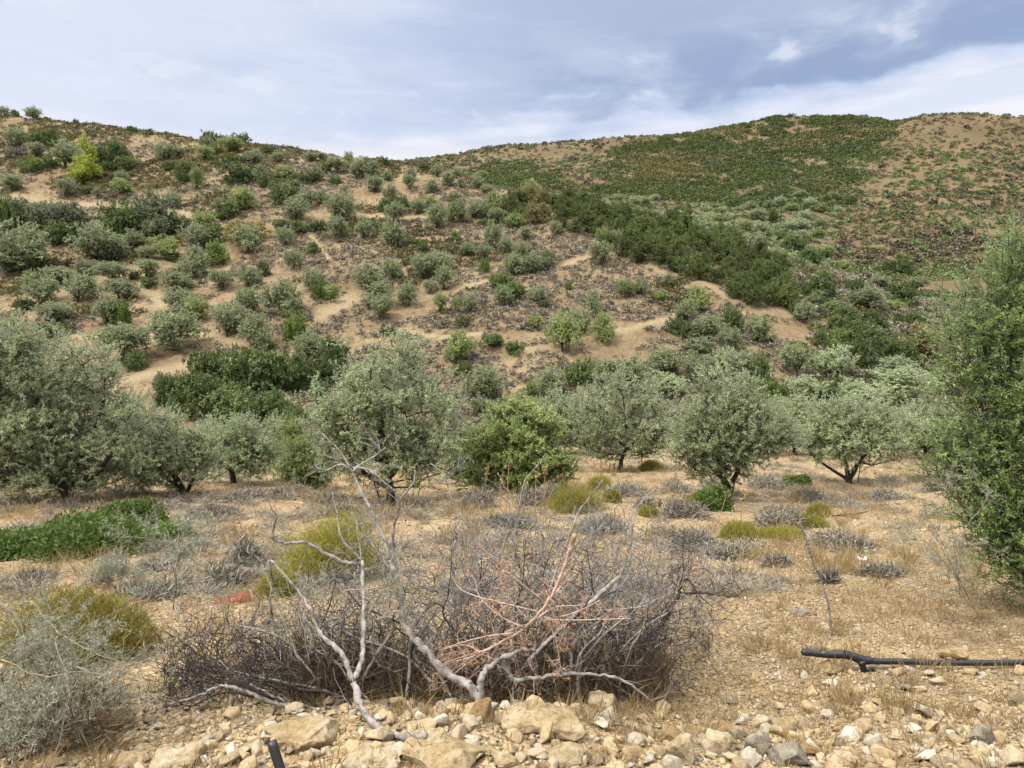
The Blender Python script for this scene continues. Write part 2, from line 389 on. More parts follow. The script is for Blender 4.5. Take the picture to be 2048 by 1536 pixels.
def ground_mat():
    m, nt, out = newmat('dry_soil')
    g = N(nt, 'ShaderNodeNewGeometry'); P = g.outputs['Position']
    L = nt.links.new
    nearA = N(nt, 'ShaderNodeAttribute', attribute_name='near').outputs['Fac']
    farA = N(nt, 'ShaderNodeAttribute', attribute_name='far').outputs['Fac']
    def noise(s, d=5.0, r=0.6, vec=P):
        n = N(nt, 'ShaderNodeTexNoise', i_Scale=s, i_Detail=d, i_Roughness=r); L(vec, n.inputs['Vector']); return n.outputs[0]
    def mix(f, a, b, bt='MIX'):
        n = N(nt, 'ShaderNodeMix', data_type='RGBA', blend_type=bt)
        if isinstance(f, float): n.inputs[0].default_value = f
        else: L(f, n.inputs[0])
        for s, i in ((a, 6), (b, 7)):
            if isinstance(s, tuple): n.inputs[i].default_value = (*s, 1)
            else: L(s, n.inputs[i])
        return n.outputs[2]
    def rmp(f, st):
        r = ramp(nt, st); L(f, r.inputs[0]); return r.outputs[0]
    # hillside soil
    hill = rmp(noise(0.10, 6.0), [(0.32, (0.285, 0.203, 0.115)), (0.5, (0.395, 0.296, 0.174)), (0.68, (0.495, 0.383, 0.228))])
    hill = mix(rmp(noise(1.3, 6.0, 0.7), [(0.46, (0, 0, 0)), (0.62, (1, 1, 1))]), hill, (0.250, 0.180, 0.120))
    hill = mix(0.55, hill, rmp(noise(6.0, 4.0, 0.7), [(0.3, (0.45, 0.42, 0.40)), (0.7, (1.25, 1.22, 1.15))]), 'MULTIPLY')
    hill = mix(N(nt, 'ShaderNodeAttribute', attribute_name='track').outputs['Fac'], hill, rmp(noise(2.5, 5.0, 0.7), [(0.3, (0.350, 0.262, 0.152)), (0.7, (0.530, 0.415, 0.250))]))
    # far burnt slope
    far = rmp(noise(0.035, 7.0, 0.65), [(0.35, (0.170, 0.118, 0.070)), (0.5, (0.222, 0.156, 0.090)), (0.66, (0.300, 0.218, 0.118))])
    far = mix(rmp(noise(0.5, 6.0, 0.7), [(0.48, (0, 0, 0)), (0.66, (1, 1, 1))]), far, (0.190, 0.160, 0.080))
    # terrace ground near the viewer: stony, straw-strewn
    near = rmp(noise(1.1, 6.0), [(0.3, (0.420, 0.290, 0.160)), (0.5, (0.520, 0.375, 0.215)), (0.7, (0.600, 0.460, 0.285))])
    vo = N(nt, 'ShaderNodeTexVoronoi', i_Scale=42.0); L(P, vo.inputs['Vector'])
    peb = N(nt, 'ShaderNodeSeparateColor'); L(vo.outputs['Color'], peb.inputs[0])
    near = mix(0.75, near, rmp(peb.outputs[0], [(0.0, (0.70, 0.67, 0.62)), (0.5, (0.97, 0.95, 0.92)), (0.85, (1.15, 1.12, 1.05)), (1.0, (1.6, 1.6, 1.55))]), 'MULTIPLY')
    near = mix(rmp(noise(2.6, 5.0, 0.7), [(0.50, (0, 0, 0)), (0.66, (1, 1, 1))]), near, (0.400, 0.310, 0.215))
    col = mix(1.0, mix(nearA, mix(farA, hill, far), near), mix(nearA, (.55, .55, .54), (.625, .63, .625)), 'MULTIPLY')
    b = N(nt, 'ShaderNodeBsdfPrincipled', i_Roughness=0.95); b.inputs['Specular IOR Level'].default_value = 0.1
    L(col, b.inputs['Base Color'])
    h = N(nt, 'ShaderNodeMath', operation='ADD'); L(vo.outputs['Distance'], h.inputs[0]); L(noise(18.0, 6.0, 0.7), h.inputs[1])
    b1 = N(nt, 'ShaderNodeBump', i_Distance=0.02); L(h.outputs[0], b1.inputs['Height']); L(nearA, b1.inputs['Strength'])
    b2 = N(nt, 'ShaderNodeBump', i_Distance=0.6, i_Strength=0.5); L(noise(1.6, 6.0, 0.7), b2.inputs['Height']); L(b1.outputs[0], b2.inputs['Normal'])
    L(b2.outputs[0], b.inputs['Normal']); L(b.outputs[0], out.inputs[0])
    return m

# ------------------------------------------------------------------ tagging
def tag(o, label=None, cat=None, group=None, kind=None):
    if label: o['label'] = label
    if cat: o['category'] = cat
    if group: o['group'] = group
    if kind: o['kind'] = kind
    return o

def empty(name, loc, label=None, cat=None, group=None):
    o = bpy.data.objects.new(name, None); COL.objects.link(o); o.location = loc
    o.empty_display_size = 0.2
    return tag(o, label, cat, group)

TRACKS = [([(1120, 532), (1170, 517), (1232, 500), (1255, 508), (1330, 548), (1400, 564), (1450, 592), (1500, 610)], 9), ([(860, 590), (930, 574), (1000, 556), (1060, 552)], 8), ([(700, 432), (780, 434), (870, 434), (930, 440)], 7),
          ([(640, 628), (690, 604), (735, 578), (745, 560)], 20), ([(1180, 668), (1250, 660), (1330, 640), (1362, 630)], 10), ([(1040, 702), (1100, 694), (1140, 716), (1160, 750), (1172, 800)], 8), ([(270, 556), (315, 590), (330, 640), (322, 668)], 20),
          ([(130, 676), (250, 672), (400, 668), (520, 700)], 8), ([(190, 770), (300, 748), (400, 722), (470, 722)], 14), ([(1480, 622), (1560, 622), (1630, 645)], 9), ([(30, 395), (150, 410), (280, 415), (380, 430)], 11), ([(430, 470), (460, 520), (430, 560)], 13), ([(560, 440), (620, 470), (660, 520)], 6), ([(800, 660), (880, 676), (960, 668)], 7)]
def track_w(u, v):
    w = np.zeros(np.shape(u))
    for pl, hw in TRACKS:
        for (a, b), (c, d) in zip(pl[:-1], pl[1:]):
            t = np.clip(((u - a) * (c - a) + (v - b) * (d - b)) / ((c - a) ** 2 + (d - b) ** 2), 0, 1)
            ds = np.hypot(u - a - t * (c - a), (v - b - t * (d - b)) * 1.25)
            w = np.maximum(w, np.clip(1.5 - 1.35 * ds / hw, 0, 1))
    return w
# ------------------------------------------------------------------ the ground sheet
ys = np.concatenate([np.linspace(-38, 1.5, 14)[:-1], np.geomspace(1.5, 12, 330)[:-1], np.geomspace(12, 680, 560)])
ss = np.sinh(np.linspace(-1, 1, 760) * 1.55) / math.sinh(1.55) * 1.55
X = ss[None, :] * (np.maximum(ys, 0)[:, None] + 6.0); Yy = np.repeat(ys[:, None], len(ss), 1)
Zz = ground(X, Yy)
V = np.stack([X, Yy, Zz], -1).reshape(-1, 3)
nr, nc = X.shape
idx = np.arange(nr * nc).reshape(nr, nc)
Fc = np.stack([idx[:-1, :-1], idx[:-1, 1:], idx[1:, 1:], idx[1:, :-1]], -1).reshape(-1, 4)
nearw = np.clip(1 - (Yy - 26) / 14, 0, 1).ravel()
tt = X / np.maximum(Yy, 1)
crestY = np.interp(tt * F_PX + 1024, [800, 900, 1000, 1100, 1250, 1400, 1570, 1700, 1850, 2048, 2700], [190, 175, 160, 150, 142, 135, 128, 124, 122, 122, 122])
farw = np.clip((Yy - crestY - 5) / 20, 0, 1).ravel()
pu, pv = project(V[:, 0], np.maximum(V[:, 1], 1.5), V[:, 2])
trk = np.where((V[:, 1] > 58) & (farw < .1), track_w(pu + 14 * (fbm(V[:, 0] / 3, V[:, 1] / 3, 201) - .5), pv + 10 * (fbm(V[:, 0] / 3, V[:, 1] / 3, 202) - .5)), 0)
gobj = mk('ground', V, Fc, ground_mat(), attrs={'near': ('POINT', nearw), 'far': ('POINT', farw), 'track': ('POINT', trk)}, smooth=True)
tag(gobj, kind='structure')

# ------------------------------------------------------------------ trees
def tree_geo(r, lobes, trunk, nclus, ntw, nleaf, L, W, clus_r, shell=0.38, r_tip=0.004, up=0.45, zmin=0.1, twigs=False, pw=0.47, droop=0.15, spread=0.9, maxr=None, trunk_r=0.0):
    """lobes: (cx,cy,cz,rx,ry,rz); trunk: list of polylines [(pt..), ...] rooted at the base.
    returns wood (V,F), foliage (V,F,rnd)"""
    lobes = np.asarray(lobes, float)
    w = (lobes[:, 3] * lobes[:, 4] * lobes[:, 5]) ** 0.75; w /= w.sum()
    C = []; O = []
    while len(C) < nclus:
        k = r.choice(len(lobes), p=w); l = lobes[k]
        d = r.normal(size=3); d /= np.linalg.norm(d)
        p = l[:3] + d * l[3:] * (r.random() ** shell * r.uniform(0.8, 1.06) if r.random() > .16 else r.uniform(1.0, 1.24))
        if p[2] < zmin: continue
        C.append(p); O.append(d)
    C = np.array(C); O = np.array(O)
    # skeleton
    nodes = []; par = []; tk = []
    for poly in trunk:
        pl = smooth_path(poly, 4)
        prev = -1
        if nodes:
            dd = [np.linalg.norm(np.array(nd) - pl[0]) for nd in nodes]; prev = int(np.argmin(dd)); pl = pl[1:]
        for qi, q in enumerate(pl):
            nodes.append(np.array(q)); par.append(prev); prev = len(nodes) - 1; tk.append(trunk_r * (1 if len(tk) < 99 and poly is trunk[0] else .6) * (1 - .8 * qi / len(pl)))
    ntr = len(nodes)
    top = nodes[min(ntr - 1, 4)]
    order = np.argsort(np.linalg.norm(C - top, axis=1))
    tipnode = {}
    for ci in order:
        A = np.array(nodes); dv = C[ci] - A; dist = np.linalg.norm(dv, axis=1)
        pen = dist * (1 + 0.9 * (dv[:, 2] < -0.05)) + 0.25 * np.maximum(0, 0.15 - dist)
        pen[:min(3, ntr)] += 0.6
        b = int(np.argmin(pen)); s = nodes[b]; e = C[ci]
        n = max(1, int(dist[b] / 0.28)); prev = b
        for q in range(1, n + 1):
            t = q / n; p = s * (1 - t) + e * t
            if q < n: p = p + r.normal(size=3) * 0.05 * dist[b] + np.array([0, 0, 0.06 * dist[b] * math.sin(math.pi * t)])
            nodes.append(p); par.append(prev); prev = len(nodes) - 1
    cnt = np.ones(len(nodes))
    for i in range(len(nodes) - 1, 0, -1):
        if par[i] >= 0: cnt[par[i]] += cnt[i] * 0.55 + 0.2
    rad = r_tip * cnt ** pw
    if maxr: rad = np.minimum(rad, maxr)
    rad[:ntr] = np.maximum(rad[:ntr], tk)
    A = []; B = []; ra = []; rb = []
    for i in range(1, len(nodes)):
        if par[i] < 0: continue
        A.append(nodes[par[i]]); B.append(nodes[i]); ra.append(min(rad[par[i]], rad[i] * 1.7)); rb.append(rad[i])
    wood = [frusta(np.array(A), np.array(B), np.array(ra), np.array(rb), 6)]
    # leafy sprays
    n = len(C)
    d = nrm(O[:, None, :] * 0.75 + np.array([0, 0, up]) + r.normal(size=(n, ntw, 3)) * 0.75)
    st = C[:, None, :] + r.normal(size=(n, ntw, 3)) * clus_r * 0.42
    ln = clus_r * r.uniform(0.7, 1.7, (n, ntw, 1))
    if twigs:
        wood.append(frusta(st.reshape(-1, 3), (st + d * ln).reshape(-1, 3), r_tip * 0.6, r_tip * 0.25, 4))
    s = r.uniform(0.1, 1.0, (n, ntw, nleaf, 1))
    pos = st[:, :, None, :] + d[:, :, None, :] * ln[:, :, None, :] * s
    ld = nrm(d[:, :, None, :] * 0.7 + r.normal(size=pos.shape) * spread * 0.6)
    m = pos.reshape(-1, 3).shape[0]
    LV, LF = leaves(pos.reshape(-1, 3), ld.reshape(-1, 3), L * r.uniform(0.7, 1.25, m), W * r.uniform(0.75, 1.2, m), r, droop, face=nrm(np.repeat(O, ntw * nleaf, 0) * .75 + np.array([0, -.0, .75])))
    cl = np.repeat(r.random(n), ntw * nleaf)
    rn = np.clip(0.45 * cl + 0.55 * r.random(m), 0, 1)
    return join(wood), (LV, LF, rn)

def plant_tree(name, loc, geo, leafm, barkm, label, cat, group=None, rotz=0, trunkname='trunk', crownname='crown'):
    root = empty(name, loc, label, cat, group); root.rotation_euler[2] = rotz
    (wv, wf), (lv, lf, rn) = geo
    mk(trunkname, wv, wf, barkm, root, smooth=True)
    mk(crownname, lv, lf, leafm, root, attrs={'rnd': ('FACE', rn)})
    return root

def px_lobes(lobes, base, Y, depth=0.85):
    """lobes given in photo pixels (u, v, half-width, half-height, depth offset m) -> local metres"""
    out = []
    for l in lobes:
        u, v, hw, hh = l[:4]; dy = l[4] if len(l) > 4 else 0
        p = at(u, v, Y + dy); s = (Y + dy) / F_PX
        out.append((p[0] - base[0], p[1] - base[1], p[2] - base[2], hw * s, (hw * s) * depth, hh * s))
    return out

def px_path(pts, base, Y):
    out = []
    for p in pts:
        q = at(p[0], p[1], Y + (p[2] if len(p) > 2 else 0)); out.append(q - base)
    out[0] = out[0].copy(); return out

GO = 'olive trees on the terrace below the road'
def terrace_olive(name, label, u, v, lobes, trunks, nclus, mat, Y=None, group=GO, **kw):
    if Y is None: b = hit(u, v)
    else:
        x = (u - 1024) / F_PX * Y; b = np.array([x, Y, float(ground(x, Y))])
    Y = b[1]
    r = np.random.default_rng(int(u * 7 + v))
    lb = px_lobes(lobes, b, Y)
    tr = []
    for i, t in enumerate(trunks):
        pl = px_path(t, b, Y)
        if i == 0: pl[0] = np.array([0, 0, -0.08])
        tr.append(pl)
    k = dict(ntw=9, nleaf=27, L=0.048, W=0.0145, clus_r=0.17, r_tip=0.006, shell=0.33, zmin=0.25, twigs=True, trunk_r=.075, up=.65)
    k.update(kw)
    geo = tree_geo(r, lb, tr, nclus, k.pop('ntw'), k.pop('nleaf'), k.pop('L'), k.pop('W'), k.pop('clus_r'), **k)
    return plant_tree(name, b, geo, M[mat], M['bark'], label, 'tree', group)

exec_trees = True
terrace_olive('olive_tree', 'large grey-green olive with thick grey trunk directly behind the pale dead branches', 778, 1012,
    [(765, 770, 95, 80), (700, 840, 90, 85), (840, 830, 85, 85), (770, 850, 120, 95, 0.2), (690, 900, 55, 55, .3), (850, 910, 65, 60), (645, 850, 40, 60), (790, 705, 50, 35), (740, 920, 60, 45, -.2), (895, 860, 40, 50)],
    [[(778, 1012), (782, 985), (775, 945), (768, 905)], [(775, 945), (762, 850), (765, 790)], [(778, 960), (810, 905), (835, 850)], [(770, 930), (720, 890), (690, 850)], [(780, 975), (735, 950), (700, 920)]],
    440, 'olive', trunk_r=.105)
terrace_olive('olive_tree', 'tall dark olive filling the left edge, above bright green ground shrub', 140, 1005,
    [(40, 700, 75, 85), (60, 800, 120, 110), (180, 740, 60, 60), (150, 850, 120, 90, .3), (20, 900, 120, 90), (-60, 820, 110, 140), (110, 940, 110, 55, .2), (240, 870, 75, 70), (-80, 960, 100, 70), (215, 950, 70, 45, .4), (-30, 720, 70, 80), (225, 765, 25, 25)],
    [[(140, 1005), (130, 960), (120, 900), (70, 820)], [(130, 960), (170, 900), (200, 830), (210, 770)], [(135, 985), (60, 930), (0, 880)], [(135, 975), (190, 950), (230, 900)], [(120, 900), (60, 760), (40, 690)]],
    900, 'olive', trunk_r=.10, shell=.42)
terrace_olive('olive_tree', 'multi-stemmed olive beside the left-edge olive, sloping down toward right', 370, 990,
    [(280, 860, 70, 55), (310, 920, 75, 55), (345, 900, 55, 55), (400, 920, 45, 45), (270, 940, 60, 40), (405, 900, 40, 40), (380, 950, 40, 25)],
    [[(370, 990), (355, 960), (320, 920), (290, 870)], [(372, 988), (385, 960), (395, 920)], [(366, 988), (345, 965), (310, 945)]],
    230, 'olive')
terrace_olive('olive_tree', 'rounded olive with a single dark trunk, between multi-stemmed olive and yellow-green bush', 463, 982,
    [(440, 880, 65, 42), (500, 885, 65, 50), (470, 910, 85, 38), (530, 920, 38, 40), (415, 905, 35, 35), (545, 880, 35, 40)],
    [[(463, 982), (465, 950), (455, 925), (440, 890)], [(464, 945), (490, 915), (520, 890)], [(463, 940), (430, 920), (415, 905)]],
    230, 'olive', Y=17)
terrace_olive('olive_tree', 'tall olive lowering branches behind trees on left, mostly hidden behind rounded olive', 560, 950,
    [(560, 868, 45, 32), (585, 900, 40, 40), (600, 870, 25, 30)], [[(560, 950), (565, 920), (570, 890)]], 110, 'olive_green', Y=22)
terrace_olive('leafy_bush', 'light yellow-green leafy bush left of large central olive', 612, 978,
    [(600, 920, 42, 36), (630, 930, 40, 40), (585, 945, 30, 25), (615, 955, 45, 20), (650, 950, 25, 25)], [[(612, 978), (612, 955), (605, 925)], [(612, 970), (630, 940)]],
    150, 'olive_green', Y=16, group=None, zmin=0.08)
terrace_olive('evergreen_shrub', 'dense rounded green shrub right of large central olive, dark at its foot', 1042, 985,
    [(1035, 855, 60, 45), (1000, 890, 50, 50), (1080, 895, 52, 55), (1040, 910, 85, 60, -.1), (985, 940, 45, 40), (1095, 945, 40, 40), (1030, 955, 70, 30), (1130, 965, 25, 20), (1040, 830, 30, 22)],
    [[(1042, 985), (1035, 950), (1030, 890)], [(1040, 970), (1065, 930), (1080, 890)], [(1040, 972), (1010, 940), (990, 900)]],
    300, 'olive_green', group=None, zmin=0.05, L=0.065, W=0.026)
terrace_olive('evergreen_shrub', 'bright green low leafy shrub between central olive and dense rounded shrub', 950, 960,
    [(945, 905, 30, 30), (935, 935, 32, 25), (960, 945, 30, 20)], [[(950, 960), (948, 930), (945, 905)]], 70, 'bright', group=None, zmin=0.05, Y=17, L=0.07, W=0.03)
terrace_olive('olive_tree', 'olive with leaning black trunk, right of dense green shrub', 1240, 945,
    [(1240, 800, 70, 45), (1190, 850, 55, 55), (1300, 840, 65, 55), (1245, 850, 85, 60), (1290, 890, 50, 32), (1200, 890, 40, 30), (1345, 865, 25, 35), (1265, 775, 40, 20)],
    [[(1240, 945), (1243, 920), (1252, 895), (1255, 860)], [(1250, 900), (1290, 870), (1320, 840)], [(1250, 895), (1215, 860), (1195, 830)], [(1253, 890), (1250, 830), (1245, 790)]],
    300, 'olive', r_tip=0.008)
terrace_olive('olive_tree', 'pale olive half hidden between dense green shrub and leaning-trunk olive', 1170, 912,
    [(1140, 825, 60, 35), (1120, 850, 40, 40), (1165, 865, 60, 35), (1200, 830, 30, 30), (1110, 880, 30, 22)], [[(1170, 912), (1172, 895), (1160, 870), (1145, 840)]], 190, 'olive', Y=26, L=0.065, W=0.022, clus_r=0.22, r_tip=0.008)
terrace_olive('olive_tree', 'tall-crowned olive with green shoots around its forked foot and dark stake', 1452, 1003,
    [(1445, 780, 50, 38), (1420, 840, 65, 60), (1490, 840, 70, 60), (1455, 860, 95, 60), (1395, 890, 50, 45), (1530, 870, 50, 45), (1470, 910, 70, 40), (1565, 880, 30, 35), (1370, 860, 28, 35), (1400, 930, 35, 25)],
    [[(1452, 1003), (1450, 965), (1440, 935), (1430, 880)], [(1452, 985), (1475, 945), (1505, 900), (1530, 860)], [(1448, 960), (1410, 920), (1390, 880)], [(1440, 930), (1440, 850), (1445, 790)], [(1475, 945), (1480, 890), (1470, 830)]],
    380, 'olive', trunk_r=.085)
terrace_olive('olive_tree', 'spreading low olive with several bare limbs near ground, left of right-edge olive', 1700, 967,
    [(1690, 830, 55, 28), (1650, 850, 45, 40), (1740, 855, 60, 45), (1700, 870, 85, 42), (1640, 890, 35, 30), (1780, 880, 45, 35), (1810, 870, 25, 35), (1720, 905, 60, 22)],
    [[(1700, 967), (1695, 945), (1690, 915), (1685, 870)], [(1698, 960), (1665, 940), (1630, 915), (1610, 890)], [(1700, 962), (1715, 925), (1745, 890)], [(1704, 955), (1725, 915), (1775, 880)]],
    270, 'olive', r_tip=0.006)
terrace_olive('olive_tree', 'pale olive standing behind and between tall-crowned olive and spreading low olive', 1590, 925,
    [(1570, 835, 50, 32), (1610, 850, 50, 35), (1560, 870, 50, 30), (1620, 880, 45, 28), (1590, 820, 30, 20)], [[(1590, 925), (1588, 900), (1580, 860)], [(1589, 905), (1610, 860)]], 200, 'olive', Y=25, L=0.065, W=0.022, clus_r=0.22, r_tip=0.007)
terrace_olive('olive_tree', 'hazy pale olive partly hidden behind leaves of right-edge olive', 1855, 925,
    [(1830, 850, 55, 35), (1870, 860, 55, 45), (1800, 870, 40, 32), (1850, 895, 60, 25), (1900, 850, 40, 40)], [[(1855, 925), (1850, 890), (1845, 860)], [(1853, 905), (1880, 860)]], 220, 'olive', Y=24, L=0.065, W=0.022, clus_r=0.22, r_tip=0.007)
# wild olive close at the right edge
terrace_olive('wild_olive', 'big leafy wild olive at right edge, foliage reaching ground beside black hose', 2075, 1295,
    [(2045, 560, 70, 90), (2000, 650, 90, 90), (1950, 700, 60, 80), (2060, 760, 130, 110), (1960, 830, 85, 80), (2040, 920, 130, 110), (1925, 900, 55, 60), (1960, 1000, 85, 60), (2060, 1060, 110, 80), (2020, 1110, 70, 40), (1900, 960, 40, 40), (2120, 900, 130, 220), (2100, 640, 90, 120), (2150, 1080, 110, 130), (2090, 1180, 80, 40), (2040, 480, 22, 55), (2075, 500, 40, 70), (1985, 1060, 60, 45)],
    [[(2075, 1295), (2070, 1200), (2060, 1080), (2065, 900), (2060, 700), (2050, 560)], [(2070, 1190), (2010, 1060), (1950, 930), (1920, 840)], [(2060, 1060), (2000, 900), (1980, 750), (1960, 660)], [(2065, 930), (2130, 780), (2140, 640)], [(2072, 1200), (2140, 1060), (2170, 900)], [(2070, 1150), (2010, 1120), (1940, 1040)]],
    640, 'wild', Y=5.4, group=None, ntw=8, nleaf=24, L=0.033, W=0.0085, clus_r=0.15, r_tip=0.0032, shell=0.55, zmin=0.12, spread=1.0, maxr=0.06, trunk_r=.045)

# ------------------------------------------------------------------ hillside trees: variants built once, then copied
def variant(seed, kind):
    r = np.random.default_rng(seed)
    if kind == 'olive':      # unit: 4 m wide, 3.4 m tall
        lb = []
        for k in range(r.integers(6, 9)):
            a = r.uniform(0, 6.28); q = r.uniform(0.25, 1.05)
            lb.append((q * math.cos(a), q * math.sin(a), r.uniform(1.15, 2.35) - 0.35 * q, r.uniform(.65, 1.0), r.uniform(.65, 1.0), r.uniform(.55, .8)))
        lb.append((0, 0, 1.7, 1.25, 1.25, 1.05))
        tr = [[(0, 0, -0.5), (0.05, 0, 0.4), (r.uniform(-.2, .2), r.uniform(-.2, .2), 1.2)], [(0.05, 0, 0.5), (r.uniform(-.8, -.4), r.uniform(-.5, .5), 1.5)], [(0.05, 0, 0.5), (r.uniform(.4, .8), r.uniform(-.5, .5), 1.5)]]
        return tree_geo(r, lb, tr, 150, 5, 11, 0.16, 0.075, 0.26, shell=0.36, r_tip=0.012, zmin=0.22, trunk_r=.13)
    if kind == 'shrub':      # 4 m wide, 2.2 m tall, foliage to the ground
        lb = []
        for k in range(r.integers(6, 10)):
            a = r.uniform(0, 6.28); q = r.uniform(0.2, 1.25)
            lb.append((q * math.cos(a), q * math.sin(a), r.uniform(.5, 1.35) - 0.3 * q, r.uniform(.5, .85), r.uniform(.5, .85), r.uniform(.5, .75)))
        lb.append((0, 0, .75, 1.35, 1.35, 1.05))
        tr = [[(0, 0, -0.3), (0, 0, 0.3), (0.1, 0, 0.9)]]
        return tree_geo(r, lb, tr, 150, 5, 11, 0.14, 0.085, 0.21, shell=0.36, r_tip=0.012, zmin=-0.15)
    if kind == 'pine':       # 3 m wide, 4.6 m tall
        lb = []
        for k in range(9):
            z = 0.7 + 3.3 * k / 8; R = 1.25 * (1 - 0.78 * k / 8) + 0.15
            for j in range(max(1, int(4 - k * 0.35))):
                a = r.uniform(0, 6.28); lb.append((R * .62 * math.cos(a), R * .62 * math.sin(a), z + r.uniform(-.2, .2), R * .55, R * .55, .32))
        tr = [[(0, 0, -0.5), (0, 0, 1.4), (0.03, 0, 2.8), (0, 0, 4.2)]]
        return tree_geo(r, lb, tr, 260, 6, 11, 0.17, 0.05, 0.22, shell=0.45, r_tip=0.011, zmin=0.25, up=0.6)
    if kind == 'scrubpine':  # low bushy pine 3.4 wide 3.4 tall, foliage to the ground
        lb = [(0, 0, 1.3, 1.3, 1.3, 1.1)]
        for k in range(7):
            a = r.uniform(0, 6.28); q = r.uniform(.2, .95)
            lb.append((q * math.cos(a), q * math.sin(a), r.uniform(.9, 2.6) - .5 * q, r.uniform(.4, .65), r.uniform(.4, .65), r.uniform(.5, .8)))
        tr = [[(0, 0, -0.5), (0, 0, 0.6), (0.05, 0, 1.6), (0, 0.05, 2.5)]]
        return tree_geo(r, lb, tr, 150, 6, 12, 0.11, 0.06, 0.21, shell=0.5, r_tip=0.011, zmin=0.0, up=0.7)

NOM = {}
VAR = {}
def get_var(kind, leafm, k):
    key = (kind, leafm, k)
    if key not in VAR:
        (wv, wf), (lv, lf, rn) = variant(100 + k * 13 + sum(map(ord, kind)), kind)
        q = np.percentile(lv, [1.2, 98.8], axis=0); NOM[key] = ((q[1][0] - q[0][0] + q[1][1] - q[0][1]) / 2, np.percentile(lv[:, 2], 98))
        VAR[key] = (mk('trunk', wv, wf, M['bark'], link=False, smooth=True), mk('crown', lv, lf, M[leafm], link=False, attrs={'rnd': ('FACE', rn)}))
    return VAR[key]

